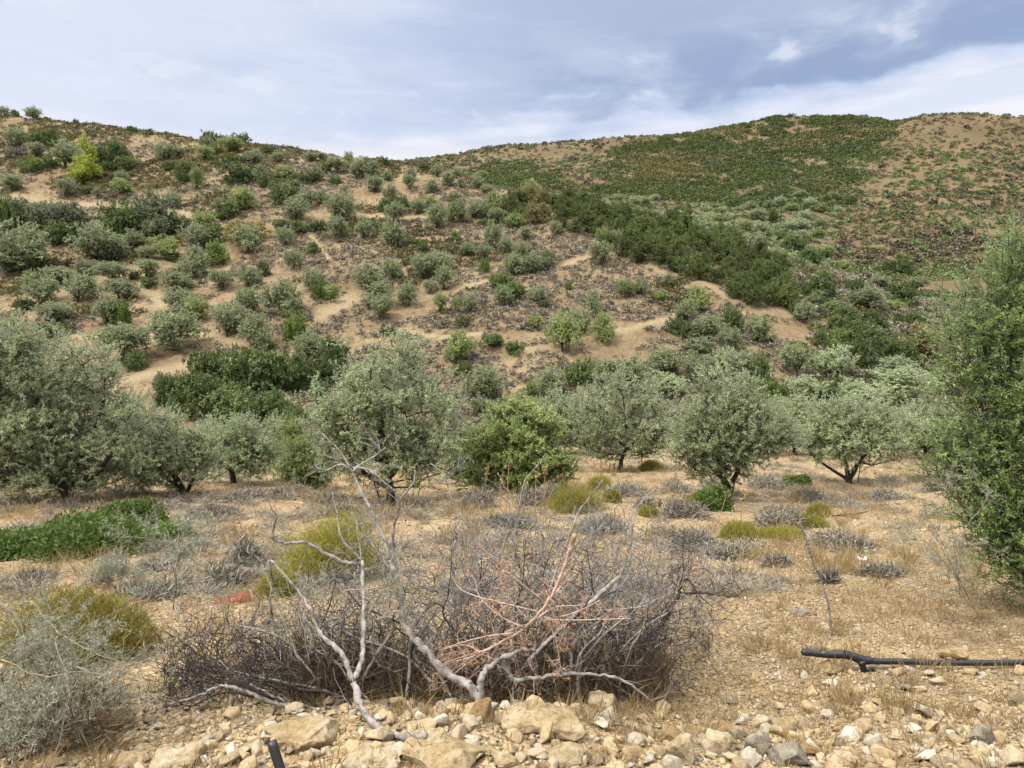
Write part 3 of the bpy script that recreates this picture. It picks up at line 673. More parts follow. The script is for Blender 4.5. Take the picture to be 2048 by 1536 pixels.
# kind letters: o grey olive, q greener olive, d dark mastic, g fresh green, y yellow-green low, p strip pine, b brownish pine, Y yellow pine, s silver olive
KIND = {'o': ('olive', 'olive_hill', 'olive_tree'), 'q': ('olive', 'olive_green', 'olive_tree'), 's': ('olive', 'olive', 'olive_tree'), 'd': ('shrub', 'dark', 'mastic_shrub'), 'g': ('shrub', 'bright', 'leafy_shrub'),
        'k': ('shrub', 'ochre', 'ochre_shrub'), 'y': ('shrub', 'spurge', 'broom_shrub'), 'p': ('scrubpine', 'pine', 'pine_tree'), 'b': ('scrubpine', 'brownpine', 'pine_tree'), 'Y': ('pine', 'yellow', 'pine_tree'), 'x': ('shrub', 'thyme', 'dry_shrub')}
HILL = """
8 230 24 20 o;30 232 16 12 d;66 236 30 22 o;92 237 9 7 d;152 248 11 10 d;265 264 20 10 d;282 264 10 9 d;300 268 18 10 d;332 271 8 8 d
32 292 38 34 o;75 292 36 24 d;103 290 30 30 d;30 317 34 20 x;68 316 32 28 o;130 335 48 48 o;65 344 44 28 g;100 338 30 24 d;175 363 54 74 Y;200 322 36 32 d;235 327 44 40 d;258 338 54 22 g;215 342 30 16 d;330 320 40 32 o;358 314 22 20 o;22 382 44 30 o;137 396 36 34 o;153 373 24 18 o;240 388 34 30 q;243 364 26 20 o;194 397 16 20 o;175 386 22 12 d
338 340 24 16 d;367 347 32 22 d;378 342 20 18 g;365 365 30 22 d;393 378 26 42 q;8 484 56 84 d;46 470 76 66 n;100 474 76 66 n;150 472 68 62 n;130 482 90 34 d;230 470 66 62 d;255 474 60 56 d;310 470 92 78 n;345 418 34 32 o;352 462 46 30 d;250 408 14 14 d;310 478 44 42 o;222 478 42 28 g
40 538 90 85 o;75 540 36 36 d;18 548 76 52 o;105 492 42 36 q;190 527 90 72 o;232 523 48 46 o;268 498 42 34 o;332 518 48 42 q;347 523 26 18 d;400 500 62 46 o;295 520 38 26 o;293 556 42 34 o;272 558 22 16 d;300 574 34 18 d;390 556 54 58 o;348 580 58 36 o;62 570 26 28 q;110 570 52 34 o;155 605 66 58 o;85 608 66 52 o;175 550 46 28 o;225 568 62 40 o;238 598 60 38 o;355 624 52 44 o;395 643 50 46 q;45 622 40 24 d;105 650 60 44 o;105 670 60 20 d;215 652 50 56 o;238 652 42 50 g;348 702 104 82 o;245 722 100 68 o;272 738 46 34 d
420 282 32 20 d;445 283 30 16 d;483 291 34 22 d;460 305 46 26 q;414 301 26 26 o;432 309 22 18 g;410 321 34 28 q;462 326 34 18 g;488 326 30 14 d;510 328 32 26 o;537 307 24 15 d;556 327 26 22 o;620 324 24 18 o;645 322 24 14 o;650 345 26 22 g;674 346 34 28 o;697 336 20 30 q;724 357 40 38 o;745 352 24 30 o;735 327 18 10 d;765 330 26 14 d;775 363 22 18 o;750 386 38 32 o;627 365 34 32 o;610 366 30 18 d;668 368 24 17 d;570 360 40 26 q;520 363 26 30 o;475 366 58 40 d;530 373 32 26 d;565 408 62 44 d;590 373 20 12 o;612 418 38 36 o;642 408 26 28 o;593 440 52 44 o;685 442 60 52 o;485 422 48 44 q;458 432 52 32 d;445 440 34 13 g;782 406 28 36 o;775 422 40 24 d;790 452 42 44 o;565 463 38 22 d;597 467 42 22 d;635 462 36 20 d;500 478 72 30 y;495 507 56 52 o;572 492 36 36 o;675 480 38 44 o;728 478 34 36 o;735 460 28 16 g;783 496 42 54 o;410 462 44 36 q;422 490 44 40 d
432 530 52 44 g;588 538 36 36 o;625 508 26 22 d;527 552 30 28 d;445 582 44 38 o;497 576 46 42 o;570 628 70 64 o;505 630 60 54 o;582 638 50 40 o;625 582 46 42 o;642 598 36 38 g;661 606 28 36 q;455 675 64 64 o;510 698 62 66 o;588 682 46 56 g;618 725 64 58 o;662 730 54 50 d;740 588 62 56 o;757 612 60 44 o;760 642 46 48 o;785 560 38 38 o;780 670 36 16 d;540 700 22 16 d
822 362 24 22 o;820 380 24 28 o;868 386 26 26 o;875 354 22 26 o;848 343 22 14 d;900 372 26 28 o;912 357 20 20 o;922 376 16 18 o;955 378 24 24 o;962 362 22 18 q;976 386 26 16 o;1035 370 26 20 g;1060 397 38 34 q;1085 398 24 28 d;805 428 32 34 d;835 430 30 30 o;858 417 30 24 q;875 457 42 46 o;905 446 30 38 q;922 448 30 46 o;950 437 40 34 o;910 406 28 20 o;985 436 40 48 q;995 449 32 30 o;1030 457 38 28 q;970 452 26 12 d;985 495 34 46 o;1050 480 30 24 o;1113 472 24 28 o;910 484 22 20 g;845 507 18 20 d;832 490 22 11 g;935 510 26 24 o;965 524 34 32 o;1012 513 26 34 o;1045 530 40 44 o;1030 552 44 40 o;1064 547 36 38 o;1092 537 38 36 o;968 545 20 26 g;845 560 52 50 o;880 545 48 40 o;890 580 38 46 o;818 612 36 46 o;860 588 24 26 o;1000 576 44 26 d;1030 596 50 28 g;1005 612 38 38 o;1075 604 36 28 o;1136 580 14 14 g
880 628 26 38 q;915 628 20 34 q;945 624 36 38 o;925 652 34 22 k;1090 616 24 14 d;1187 634 32 50 o;1155 668 48 48 o;1070 657 30 26 q;1125 702 62 72 q;1205 684 52 54 q;920 724 64 56 q;990 692 44 22 d;1028 704 44 20 d;925 750 34 26 g;970 802 72 66 o;1105 795 58 58 o;1168 772 62 50 d;1210 778 70 54 o;962 828 50 32 o;1062 800 22 34 g;1082 828 34 28 g;1040 838 76 48 q
1207 489 26 32 q;1238 487 24 26 o;1205 532 46 44 o;1250 594 38 34 q;1278 592 30 36 o;1340 572 28 24 o;1303 598 18 13 d;1320 604 24 22 q;1392 628 48 50 q;1374 644 40 40 o;1420 684 58 52 o;1350 666 40 28 d;1376 682 38 32 d;1465 658 50 40 d;1517 686 54 50 o;1460 710 48 52 o;1400 717 64 40 o;1570 613 22 11 d;1586 627 22 24 d
1262 775 84 56 o;1330 750 68 52 o;1330 792 68 44 s;1392 775 72 62 o;1455 765 72 64 s;1495 760 60 52 o;1522 775 44 62 d;1548 800 60 40 g;1592 752 56 60 o
1607 648 38 44 o;1640 606 72 48 d;1632 612 28 28 o;1662 624 34 22 q;1615 532 42 36 d;1588 502 50 30 d;1652 517 30 24 q;1735 618 74 40 o;1685 645 46 32 d;1745 654 48 34 d;1785 624 36 22 q;1825 655 44 30 d;1795 552 60 34 d;1837 578 46 22 o;1800 604 54 42 d;1735 592 26 26 o;1705 584 40 22 d;1640 694 34 32 d;1682 684 36 26 g;1660 706 36 26 g;1725 690 60 46 d;1728 728 52 56 d;1795 734 60 64 p;1850 728 84 76 b;1765 708 44 34 d;1670 657 40 26 d;1700 668 36 24 d;1645 560 34 20 g;1690 540 34 20 q;1760 575 40 22 o
1675 757 70 60 s;1605 800 84 46 s;1655 806 56 44 d;1705 815 64 54 s;1790 764 72 48 s;1800 806 112 66 s;1740 828 84 46 s;1880 790 60 50 s
490 776 92 74 d;555 785 112 80 d;415 760 72 56 d;400 832 96 84 d;470 838 96 64 d;545 838 80 52 d;345 806 66 54 d;600 778 50 50 d;650 762 56 48 d;325 778 40 30 x;640 800 44 34 d;585 842 50 30 d
1376 433 16 30 G;1505 422 26 18 o;1540 420 26 18 o;1512 445 36 26 o;1545 444 30 22 d;1440 448 36 18 q;1520 468 32 24 s;1490 463 26 22 q;1270 412 26 18 s;1290 410 24 16 q;1240 404 22 14 o;1560 410 22 16 s;1600 398 24 16 o;1622 414 26 18 s;1582 426 26 18 q;1610 440 26 18 s;1642 424 24 16 q;1578 464 28 20 s;1602 458 26 20 s;1640 455 24 18 o;1560 480 28 18 d;1605 482 30 20 s;1635 475 24 16 q;1215 392 20 12 d;1190 384 24 14 d;1310 402 20 12 s;1665 400 22 16 q;1675 430 22 16 s;1465 415 24 16 d;1700 408 30 18 d
"""
KIND['n'] = ('olive', 'olive_dark', 'olive_tree')
KIND['G'] = ('pine', 'bright', 'pine_tree')
items = []
for part in HILL.replace('\n', ';').split(';'):
    p = part.split()
    if len(p) == 5: items.append([float(a) for a in p[:4]] + [p[4]])
# strip of pines running down the spur
poly = [(1010, 400), (1100, 398), (1200, 418), (1300, 446), (1400, 462), (1490, 492), (1560, 530), (1580, 606), (1500, 606), (1440, 566), (1360, 548), (1300, 520), (1240, 505), (1180, 468), (1100, 445), (1010, 430)]
def inside(x, y, pg):
    c = False; j = len(pg) - 1
    for i in range(len(pg)):
        if (pg[i][1] > y) != (pg[j][1] > y) and x < (pg[j][0] - pg[i][0]) * (y - pg[i][1]) / (pg[j][1] - pg[i][1]) + pg[i][0]: c = not c
        j = i
    return c
rr = random.Random(5)
pts = []
tries = 0
while len(pts) < 92 and tries < 20000:
    tries += 1
    x = rr.uniform(1000, 1585); y = rr.uniform(398, 608)
    if inside(x, y, poly) and all((x - a) ** 2 + (1.5 * (y - b)) ** 2 > 24 ** 2 for a, b in pts): pts.append((x, y))
for x, y in pts:
    s = np.interp(x, [1000, 1300, 1560], [32, 36, 40]) * rr.uniform(.8, 1.2)
    items.append([x, y + s * .35, s, s * rr.uniform(.95, 1.3), 'b' if x < 1120 and rr.random() < .7 else ('d' if rr.random() < .08 else 'p')])

# labels -----------------------------------------------------------
LAND = [(175, 330, 'the yellow pine'), (95, 435, 'the wide dark thicket at far left'), (290, 430, 'the dark double thicket'), (500, 462, 'the flat yellow-green bush'), (590, 650, 'the bright green bush on lower slope'),
        (700, 590, 'the bare sand patch mid-slope'), (770, 690, 'the central olive crown'), (480, 770, 'the dark evergreen thicket'), (60, 640, 'the left-edge olive crown'), (1045, 410, 'the brownish pines'),
        (1400, 520, 'the pine strip'), (1160, 668, 'the pair of round green olives'), (1160, 545, 'the pale ridge path'), (900, 545, 'the double olive on mid-slope'), (640, 285, 'the skyline dip'), (450, 280, 'the skyline dark clump'),
        (1375, 420, 'the lone lime pine'), (1450, 370, 'the green far slope'), (1830, 700, 'the dark right-hand pines'), (1675, 725, 'the silver olive'), (1390, 610, 'the green olive under pine strip'), (1040, 810, 'the terrace shrub crown'),
        (1460, 740, 'the tall-crowned terrace olive'), (1260, 740, 'the leaning-trunk olive crown'), (1640, 585, 'the big round mastic bush'), (1735, 605, 'the wide pale olive bush'), (845, 440, 'the olive row on the upper terrace'), (30, 235, 'the skyline at far left'),
        (565, 395, 'the darkest bush on upper slope'), (300, 690, 'the two lowest olives on left')]
NOUN = {'o': 'grey-green olive', 'q': 'mid-green olive', 's': 'silvery olive', 'd': 'dark green bush', 'g': 'bright green bush', 'k': 'ochre bush', 'y': 'yellow-green bush', 'p': 'green pine', 'b': 'brownish pine', 'Y': 'yellow pine', 'G': 'lime pine', 'x': 'dry grey bush', 'n': 'dark-crowned olive'}
GRP = {'n': 'olive trees on the hillside', 'o': 'olive trees on the hillside', 'q': 'olive trees on the hillside', 's': 'olive trees on the hillside', 'd': 'dark mastic bushes on the hillside', 'g': 'fresh green bushes on the hillside', 'p': 'pines in the strip on the spur', 'b': 'pines in the strip on the spur'}
def plural(n): return n + ('es' if n.endswith('bush') else 's')
info = []
for it in items:
    u, v, w, h, k = it
    uc, vc = u, v - h / 2
    sz = 'tiny' if w < 24 else 'small' if w < 36 else 'medium' if w < 52 else 'large' if w < 76 else 'very large'
    sh = 'tall' if h > 1.08 * w else 'wide' if w > 1.75 * h else ''
    best = min(LAND, key=lambda L: math.hypot(uc - L[0], 1.2 * (vc - L[1])) + (1e4 if math.hypot(uc - L[0], vc - L[1]) < 6 else 0))
    dx, dy = uc - best[0], vc - best[1]
    if abs(dx) < 0.5 * abs(dy): rel = 'below' if dy > 0 else 'above'
    elif abs(dy) < 0.5 * abs(dx): rel = 'right of' if dx > 0 else 'left of'
    else: rel = ('below right of' if dx > 0 else 'below left of') if dy > 0 else ('above right of' if dx > 0 else 'above left of')
    info.append((it, ' '.join(x for x in (sz, sh, NOUN[k]) if x), rel + ' ' + best[2], u))
from collections import defaultdict
bykey = defaultdict(list)
for i, f in enumerate(info): bykey[(f[1], f[2])].append(i)
ORD = ['leftmost', 'second from left', 'third from left', 'fourth from left', 'fifth from left', 'sixth from left', 'seventh from left', 'eighth from left', 'ninth from left', 'tenth from left', 'eleventh from left', 'twelfth from left', 'thirteenth from left', 'fourteenth from left', 'fifteenth from left', 'sixteenth from left']
LABEL = {}
for (n, rel), ids in bykey.items():
    ids.sort(key=lambda i: info[i][3])
    for q, i in enumerate(ids):
        if len(ids) == 1: LABEL[i] = n + ' ' + rel
        elif q == len(ids) - 1 and len(ids) > 1: LABEL[i] = 'rightmost of %s %s' % (plural(n), rel)
        else: LABEL[i] = '%s of %s %s' % (ORD[q], plural(n), rel)
SPECIAL = {'Y': 'bright yellow-green pine standing out on the upper left slope', 'G': 'lone lime-green conifer in the valley under the green far slope', 'y': 'flat-topped yellow-green bush on bare soil mid-slope'}

rv = random.Random(77)
for i, (u, v, w, h, k) in enumerate(items):
    gk, lm, nm = KIND[k]
    b = hit(u, v, 58.0)
    Y = b[1]
    vk = rv.randrange(7) if k in 'oq' else rv.randrange(5)
    tm, cm = get_var(gk, lm, vk); nm_ = NOM[(gk, lm, vk)]
    sw = w * Y / F_PX / nm_[0]; sh = h * Y / F_PX / nm_[1] * 1.05
    lab = SPECIAL.get(k, LABEL[i]); cat = 'tree' if nm.endswith('tree') else 'shrub'
    b[2] -= 0.12 * sh
    if nm.endswith('tree'):
        root = empty(nm, b, lab, cat, GRP.get(k))
        kids = []
        for nn, me in (('trunk', tm), ('crown', cm)):
            o = bpy.data.objects.new(nn, me); COL.objects.link(o); o.parent = root
    else:
        root = bpy.data.objects.new(nm, cm); COL.objects.link(root); root.location = b; tag(root, lab, cat, GRP.get(k))
    root.scale = (sw, sw, sh); root.rotation_euler[2] = rv.uniform(0, 6.28)

# ------------------------------------------------------------------ scattered ground cover
def cushion_tpl(seed, n, flat=0.7, L=0.28, W=0.08, inner=0.45):
    """dome of short stiff sprigs, radius 0.5"""
    r = np.random.default_rng(seed)
    d = r.normal(size=(n, 3)); d[:, 2] = np.abs(d[:, 2]) * 0.9 + 0.02; d = nrm(d)
    p = d * np.array([0.5, 0.5, 0.5 * flat]) * r.uniform(inner, 0.85, (n, 1))
    dd = nrm(d + r.normal(size=(n, 3)) * 0.45)
    return leaves(p, dd, L * r.uniform(.6, 1.3, n), W * r.uniform(.7, 1.3, n), r, 0.05, face=nrm(d * .8 + np.array([0, 0, .6])))

def scatter(name, tpls, pos, scale, rnd_i, mat, r, squash=None, tilt=0.0, rnd_mix=0.5):
    VV = []; FF = []; RR = []; off = 0
    which = r.integers(0, len(tpls), len(pos))
    for k, (tv, tf) in enumerate(tpls):
        ids = np.where(which == k)[0]
        if not len(ids): continue
        a = r.uniform(0, 2 * math.pi, len(ids)); c, s = np.cos(a), np.sin(a)
        sx = scale[ids]; szz = sx * (squash[ids] if squash is not None else 1)
        x = tv[None, :, 0]; y = tv[None, :, 1]; z = tv[None, :, 2]
        PX = (c[:, None] * x - s[:, None] * y) * sx[:, None]; PY = (s[:, None] * x + c[:, None] * y) * sx[:, None]; PZ = z * szz[:, None] * np.ones_like(PX)
        if tilt:
            tx = r.normal(size=(len(ids), 1)) * tilt; ty = r.normal(size=(len(ids), 1)) * tilt
            PZ2 = PZ * np.cos(tx) - PX * np.sin(tx); PX = PX * np.cos(tx) + PZ * np.sin(tx); PZ = PZ2
            PZ2 = PZ * np.cos(ty) - PY * np.sin(ty); PY = PY * np.cos(ty) + PZ * np.sin(ty); PZ = PZ2
        P = np.stack([PX, PY, PZ], -1) + pos[ids][:, None, :]
        nv = tv.shape[0]
        VV.append(P.reshape(-1, 3))
        FF.append((tf[None] + (np.arange(len(ids)) * nv)[:, None, None]).reshape(-1, tf.shape[1]) + off); off += nv * len(ids)
        RR.append((rnd_i[ids][:, None] * rnd_mix + (1 - rnd_mix) * r.random((len(ids), len(tf)))).ravel())
    return mk(name, np.vstack(VV), np.vstack(FF), mat, attrs={'rnd': ('FACE', np.concatenate(RR))})

def world_pts(r, n, y0, y1, s0=-0.95, s1=0.95, pw=1.0):
    y = y0 + (y1 - y0) * r.random(n) ** pw; t = r.uniform(s0, s1, n); x = t * (y + 2)
    return x, y

rs = np.random.default_rng(4)
# grey phrygana cushions on the near hill
x, y = world_pts(rs, 105000, 60, 195, -1.0, 1.0)
z = ground(x, y); u, v = project(x, y, z)
cY = np.interp(x / y * F_PX + 1024, [800, 900, 1000, 1100, 1250, 1400, 1570, 1700, 1850, 2048, 2700], [190, 175, 160, 150, 142, 135, 128, 124, 122, 122, 122])
patch = fbm(x / 11, y / 16, 77, 4)
zone = 0.49 + 0.10 * np.clip((u - 550) / 350, -0.6, 1) * np.clip((v - 330) / 160, 0.2, 1) - 0.10 * (u < 500) * (v > 560)
track = np.abs(((z + 5 * fbm(x / 30, y / 30, 71)) / 6.5) % 1 - .5) < .075
tw_ = track_w(u, v)
zone = zone + .10 - .12 * track - .5 * tw_
keep = (y < cY) & (patch < zone) & (rs.random(len(x)) < np.clip((zone - patch) * 9, 0.10, 1) * 0.85)
g = np.stack([x, y, z], -1)[keep]
tp = [cushion_tpl(900 + k, 34, 0.95, 0.24, 0.18, .4) for k in range(6)]
o = scatter('phrygana_cushions', tp, g, .38 + .75 * rs.random(len(g)) ** 1.5, rs.random(len(g)), M['hillthyme'], rs)
tag(o, 'grey-brown cushion scrub dotting the bare soil of the near hillside', 'scrub', kind='stuff')
# ochre / olive cushions toward the top
patch2 = fbm(x / 13 + 50, y / 18, 88, 4)
zone2 = 0.41 - .6 * tw_ + 0.36 * np.clip((420 - v) / 110, 0, 1) * np.clip((1000 - u) / 300, .35, 1) + 0.05 * (u > 1500)
keep = (y < cY) & (patch2 < zone2) & (rs.random(len(x)) < np.clip((zone2 - patch2) * 9, 0, 1) * 0.85)
g = np.stack([x, y, z], -1)[keep]
o = scatter('ochre_cushions', tp, g, .4 + 1.2 * rs.random(len(g)) ** 1.6, rs.random(len(g)), M['ochre'], rs)
tag(o, 'low ochre and olive-brown cushion scrub spread over the upper hillside', 'scrub', kind='stuff')
# far slope: dense maquis inside the green patch, sparse bushes on the burnt ground
gp = [(1230, 300), (1310, 278), (1420, 262), (1540, 240), (1640, 235), (1805, 233), (1770, 290), (1715, 340), (1690, 400), (1660, 430), (1560, 425), (1480, 412), (1400, 405), (1330, 400), (1210, 385), (1240, 350)]
x, y = world_pts(rs, 120000, 165, 470, -0.35, 1.0)
z = ground(x, y); u, v = project(x, y, z)
cY2 = cY if len(cY) == len(x) else np.interp(x / y * F_PX + 1024, [800, 900, 1000, 1100, 1250, 1400, 1570, 1700, 1850, 2048, 2700], [190, 175, 160, 150, 142, 135, 128, 124, 122, 122, 122])
wu = u + 26 * (fbm(x / 14, y / 14, 55) - .5) * 2; wv = v + 10 * (fbm(x / 14, y / 14, 56) - .5) * 2
ing = np.array([inside(a, b, gp) for a, b in zip(wu, wv)])
ing2 = np.array([inside(a, b, [(960, 345), (1040, 325), (1100, 345), (1090, 365), (1200, 370), (1210, 385), (1000, 372)]) for a, b in zip(wu, wv)])
valley = (v > 385) & (u > 1060) & (u < 1680 - (v - 385) * 0.1) & (y < 262)
def far_tpl(seed, n): return cushion_tpl(seed, n, 0.85, 0.24, 0.20, .4)
ft = [far_tpl(700 + k, 46) for k in range(5)]
gx, gy = world_pts(rs, 120000, 195, 440, -0.09, 0.56)
gz_ = ground(gx, gy); gu, gv = project(gx, gy, gz_)
gu = gu + 46 * (fbm(gx / 14, gy / 14, 55) - .5) * 2 + 16 * rs.normal(size=len(gx)); gv = gv + 10 * (fbm(gx / 14, gy / 14, 56) - .5) * 2
PG2 = [(960, 345), (1040, 325), (1100, 345), (1090, 365), (1200, 370), (1210, 385), (1000, 372)]
keep = np.array([inside(a, b, gp) or inside(a, b, PG2) for a, b in zip(gu, gv)])
keep &= rs.random(len(gx)) < np.clip((fbm(gx / 7, gy / 10, 71, 3) - .30) * 5, .12, 1)
g = np.stack([gx, gy, gz_], -1)[keep]
hue = .46 + 1.25 * (fbm(g[:, 0] / 22 + g[:, 1] / 60, g[:, 1] / 40, 61) - .5) + .34 * (rs.random(len(g)) - .5)
f2 = [cushion_tpl(740 + k, 22, 0.8, 0.26, 0.22, .4) for k in range(5)]
for lo, hi, mt_, lab in ((-1, .30, 'ochre', 'brownish grey bushes mixed into the far green patch'), (.30, .52, 'maquis', 'dense dark green maquis covering the unburnt patch of the far hill'), (.52, 2, 'greenscrub', 'fresher green bushes in streaks across the far green patch')):
    sel = (hue >= lo) & (hue < hi)
    o = scatter('maquis_scrub', f2, g[sel], .8 + 3.0 * rs.random(sel.sum()) ** 2.2, rs.random(sel.sum()), M[mt_], rs); tag(o, lab, 'scrub', kind='stuff')
keep = valley & (rs.random(len(x)) < 0.30)
g = np.stack([x, y, z], -1)[keep]; sel = rs.random(len(g)) < .5
o = scatter('valley_scrub', ft, g[sel], rs.uniform(1.0, 3.0, sel.sum()), rs.random(sel.sum()), M['olive_hill'], rs); tag(o, 'grey-green scrub filling the valley floor before the far hill', 'scrub', kind='stuff')
o = scatter('valley_scrub', ft, g[~sel], rs.uniform(0.8, 2.4, (~sel).sum()), rs.random((~sel).sum()), M['dark'], rs); tag(o, 'dark scrub filling the valley floor before the far hill', 'scrub', kind='stuff')
burnt = ~(ing | ing2 | valley) & (y > cY2 + 25)
for mat, dens, s0, s1, lab in (('maquis', .060, 1.0, 3.2, 'scattered dark green resprouting bushes on the burnt brown far slope'), ('burnt', .036 + .014 * np.clip((v - 360) / 120, 0, 1), .8, 3.6, 'grey burnt brush scattered over the brown far slope'), ('ochre', .14, .6, 2.2, 'straw and olive tufts scattered over the brown far slope')):
    cl = fbm(x / 20, y / 20, 300 + len(lab), 3)
    keep = burnt & (rs.random(len(x)) < dens * np.clip((cl - .3) * 5, 0.15, 2))
    g = np.stack([x, y, z], -1)[keep]
    o = scatter('burnt_slope_scrub', ft, g, rs.uniform(s0, s1, len(g)), rs.random(len(g)), M[mat], rs); tag(o, lab, 'scrub', kind='stuff')
# right-hand maquis on the lower slope
x, y = world_pts(rs, 9000, 62, 125, 0.33, 1.0)
z = ground(x, y); u, v = project(x, y, z)
keep = (y < 120) & (u > 1570 + (v < 600) * (600 - v) * 0.2) & (v < 790) & (rs.random(len(x)) < 0.16 * np.clip((fbm(x / 8, y / 8, 400) - .3) * 5, 0, 2))
g = np.stack([x, y, z], -1)[keep]; hh = rs.random(len(g))
mt = [cushion_tpl(730 + k, 90, 0.8, 0.22, 0.12, .35) for k in range(4)]
for lo, hi, mat, lab in ((0, .5, 'dark', 'dark low maquis bushes between the trees of the right-hand slope'), (.5, .75, 'olive_hill', 'grey low bushes between the trees of the right-hand slope'), (.75, 1, 'thyme', 'dry grey brush between the trees of the right-hand slope')):
    sel = (hh >= lo) & (hh < hi)
    o = scatter('slope_scrub', mt, g[sel], rs.uniform(1.0, 2.4, sel.sum()), rs.random(sel.sum()), M[mat], rs); tag(o, lab, 'scrub', kind='stuff')

# ------------------------------------------------------------------ gravel, rubble, dry grass of the foreground
import bmesh
def hull_tpl(seed, n=12, sq=(1, .8, .6), bevel=0.0, sub=0):
    r = np.random.default_rng(seed)
    bm = bmesh.new()
    P = nrm(r.normal(size=(n, 3))) * np.array(sq) * r.uniform(.75, 1.05, (n, 1)) * 0.5
    for p in P: bm.verts.new(p)
    bmesh.ops.convex_hull(bm, input=bm.verts)
    loose = [v for v in bm.verts if not v.link_faces]
    if loose: bmesh.ops.delete(bm, geom=loose, context='VERTS')
    if bevel:
        bmesh.ops.dissolve_limit(bm, angle_limit=0.25, verts=bm.verts, edges=bm.edges)
        bmesh.ops.bevel(bm, geom=bm.edges[:], offset=bevel, segments=2, affect='EDGES', profile=0.6)
    bmesh.ops.triangulate(bm, faces=bm.faces)
    if sub:
        bmesh.ops.subdivide_edges(bm, edges=bm.edges, cuts=sub, use_grid_fill=True)
        bmesh.ops.triangulate(bm, faces=bm.faces)
    bm.verts.ensure_lookup_table()
    V = np.array([v.co[:] for v in bm.verts]); Fc = np.array([[v.index for v in f.verts] for f in bm.faces]) if not bm.verts.index_update() else None
    bm.free()
    return V, Fc
gt = [hull_tpl(10 + k, 11, (1, rs.uniform(.6, 1), rs.uniform(.4, .75))) for k in range(10)]
def gravel(name, n, y0, y1, s0, s1, lab, pw=1.5, dens=None):
    x, y = world_pts(rs, n, y0, y1, -1.05, 1.05, pw)
    cl = fbm(x / .7, y / .7, 501, 3)
    k = rs.random(n) < np.clip((cl - .28) * 4, 0.12, 1)
    x, y = x[k], y[k]
    s = s0 * (s1 / s0) ** (rs.random(len(x)) ** 2.6)
    g = np.stack([x, y, ground(x, y) + s * .12], -1)
    o = scatter(name, gt, g, s, rs.random(len(x)), M['gravel'], rs, tilt=.35, rnd_mix=0.9); tag(o, lab, 'gravel', kind='stuff')
gravel('gravel', 120000, 2.2, 8.5, .009, .05, 'pale and tan gravel strewn over the foreground soil', 1.15)
gravel('gravel', 45000, 8.0, 27, .02, .10, 'small stones strewn over the terrace soil', 1.3)
gravel('gravel', 110000, 2.9, 9.5, .012, .045, 'pebbles scattered through the dry weeds of the near terrace', 1.0)
# rubble along the road edge
x, y = world_pts(rs, 15000, 2.25, 4.4, -1.05, 1.05, 1.0)
k = rs.random(len(x)) < np.clip(1.25 - (y - 2.35) * .95, .05 + .12 * (x > .5), 1) * np.clip((fbm(x / .5, y / .5, 91) - .25) * 4, .1, 1)
x, y = x[k], y[k]; s = .022 * (.12 / .022) ** (rs.random(len(x)) ** 2.3)
rt = [hull_tpl(40 + k, 13, (1, rs.uniform(.65, .95), rs.uniform(.45, .75)), bevel=.03) for k in range(10)]
g = np.stack([x, y, ground(x, y) + s * .16], -1)
o = scatter('rubble', rt, g, s, rs.random(len(x)), M['gravel'], rs, tilt=.4, rnd_mix=.95); tag(o, 'broken stone rubble heaped along the near road edge', 'rubble', kind='stuff')

# dry grass
def grass_tpl(seed, n, h, spread, lean):
    r = np.random.default_rng(seed)
    a = r.uniform(0, 6.28, n); p = np.stack([np.cos(a), np.sin(a), 0 * a], -1) * (spread * r.random((n, 1)))
    d = np.stack([np.cos(a) * lean, np.sin(a) * lean, np.ones(n)], -1) + r.normal(size=(n, 3)) * .28
    return leaves(p, d, h * r.uniform(.4, 1.1, n), .006 * np.ones(n) * (h / .2) ** .5, r, .25)
gw = [grass_tpl(160 + k, 16, .075, .05, .8) for k in range(5)]
x, y = world_pts(rs, 26000, 2.4, 9, -1.05, 1.05, 1.25)
u, v = project(x, y, ground(x, y)); c = fbm(x / .8 + 9, y / .8, 605, 3)
k = rs.random(len(x)) < np.clip((c - .30) * 4, 0.05, 1) * np.where((u > 1180) & (v > 1130) & (v < 1450), .42, .24)
x, y = x[k], y[k]
o = scatter('dry_weeds', gw, np.stack([x, y, ground(x, y)], -1), rs.uniform(.5, 1.2, len(x)), rs.random(len(x)), M['straw'], rs, tilt=.2); tag(o, 'tiny dried golden weeds carpeting the stony foreground', 'weeds', kind='stuff')
gg = [grass_tpl(60 + k, 22, .13, .05, .5) for k in range(5)]
x, y = world_pts(rs, 9000, 2.5, 11, -1.05, 1.05, 1.2)
c = fbm(x / 1.1, y / 1.1, 601, 3); u, v = project(x, y, ground(x, y))
k = rs.random(len(x)) < np.clip((c - .36) * 5, 0.02, 1) * np.where((u > 1230) & (v > 1150) & (v < 1440), .42, .2)
x, y = x[k], y[k]
o = scatter('dry_grass', gg, np.stack([x, y, ground(x, y)], -1), rs.uniform(.4, 1.1, len(x)), rs.random(len(x)), M['straw'], rs, tilt=.15); tag(o, 'short straw-coloured dry grass and weeds over the foreground soil', 'grass', kind='stuff')
gh = [grass_tpl(80 + k, 26, .24, .08, .45) for k in range(4)]
x, y = world_pts(rs, 7000, 7, 27, -1.0, 1.0, 1.0)
k = rs.random(len(x)) < np.clip((fbm(x / 1.6, y / 1.6, 611, 3) - .46) * 6, 0.03, 1)
x, y = x[k], y[k]
o = scatter('dry_grass', gh, np.stack([x, y, ground(x, y)], -1), rs.uniform(.5, 1.2, len(x)), rs.random(len(x)), M['straw'], rs, tilt=.1); tag(o, 'golden dry grass patches between the terrace olives', 'grass', kind='stuff')

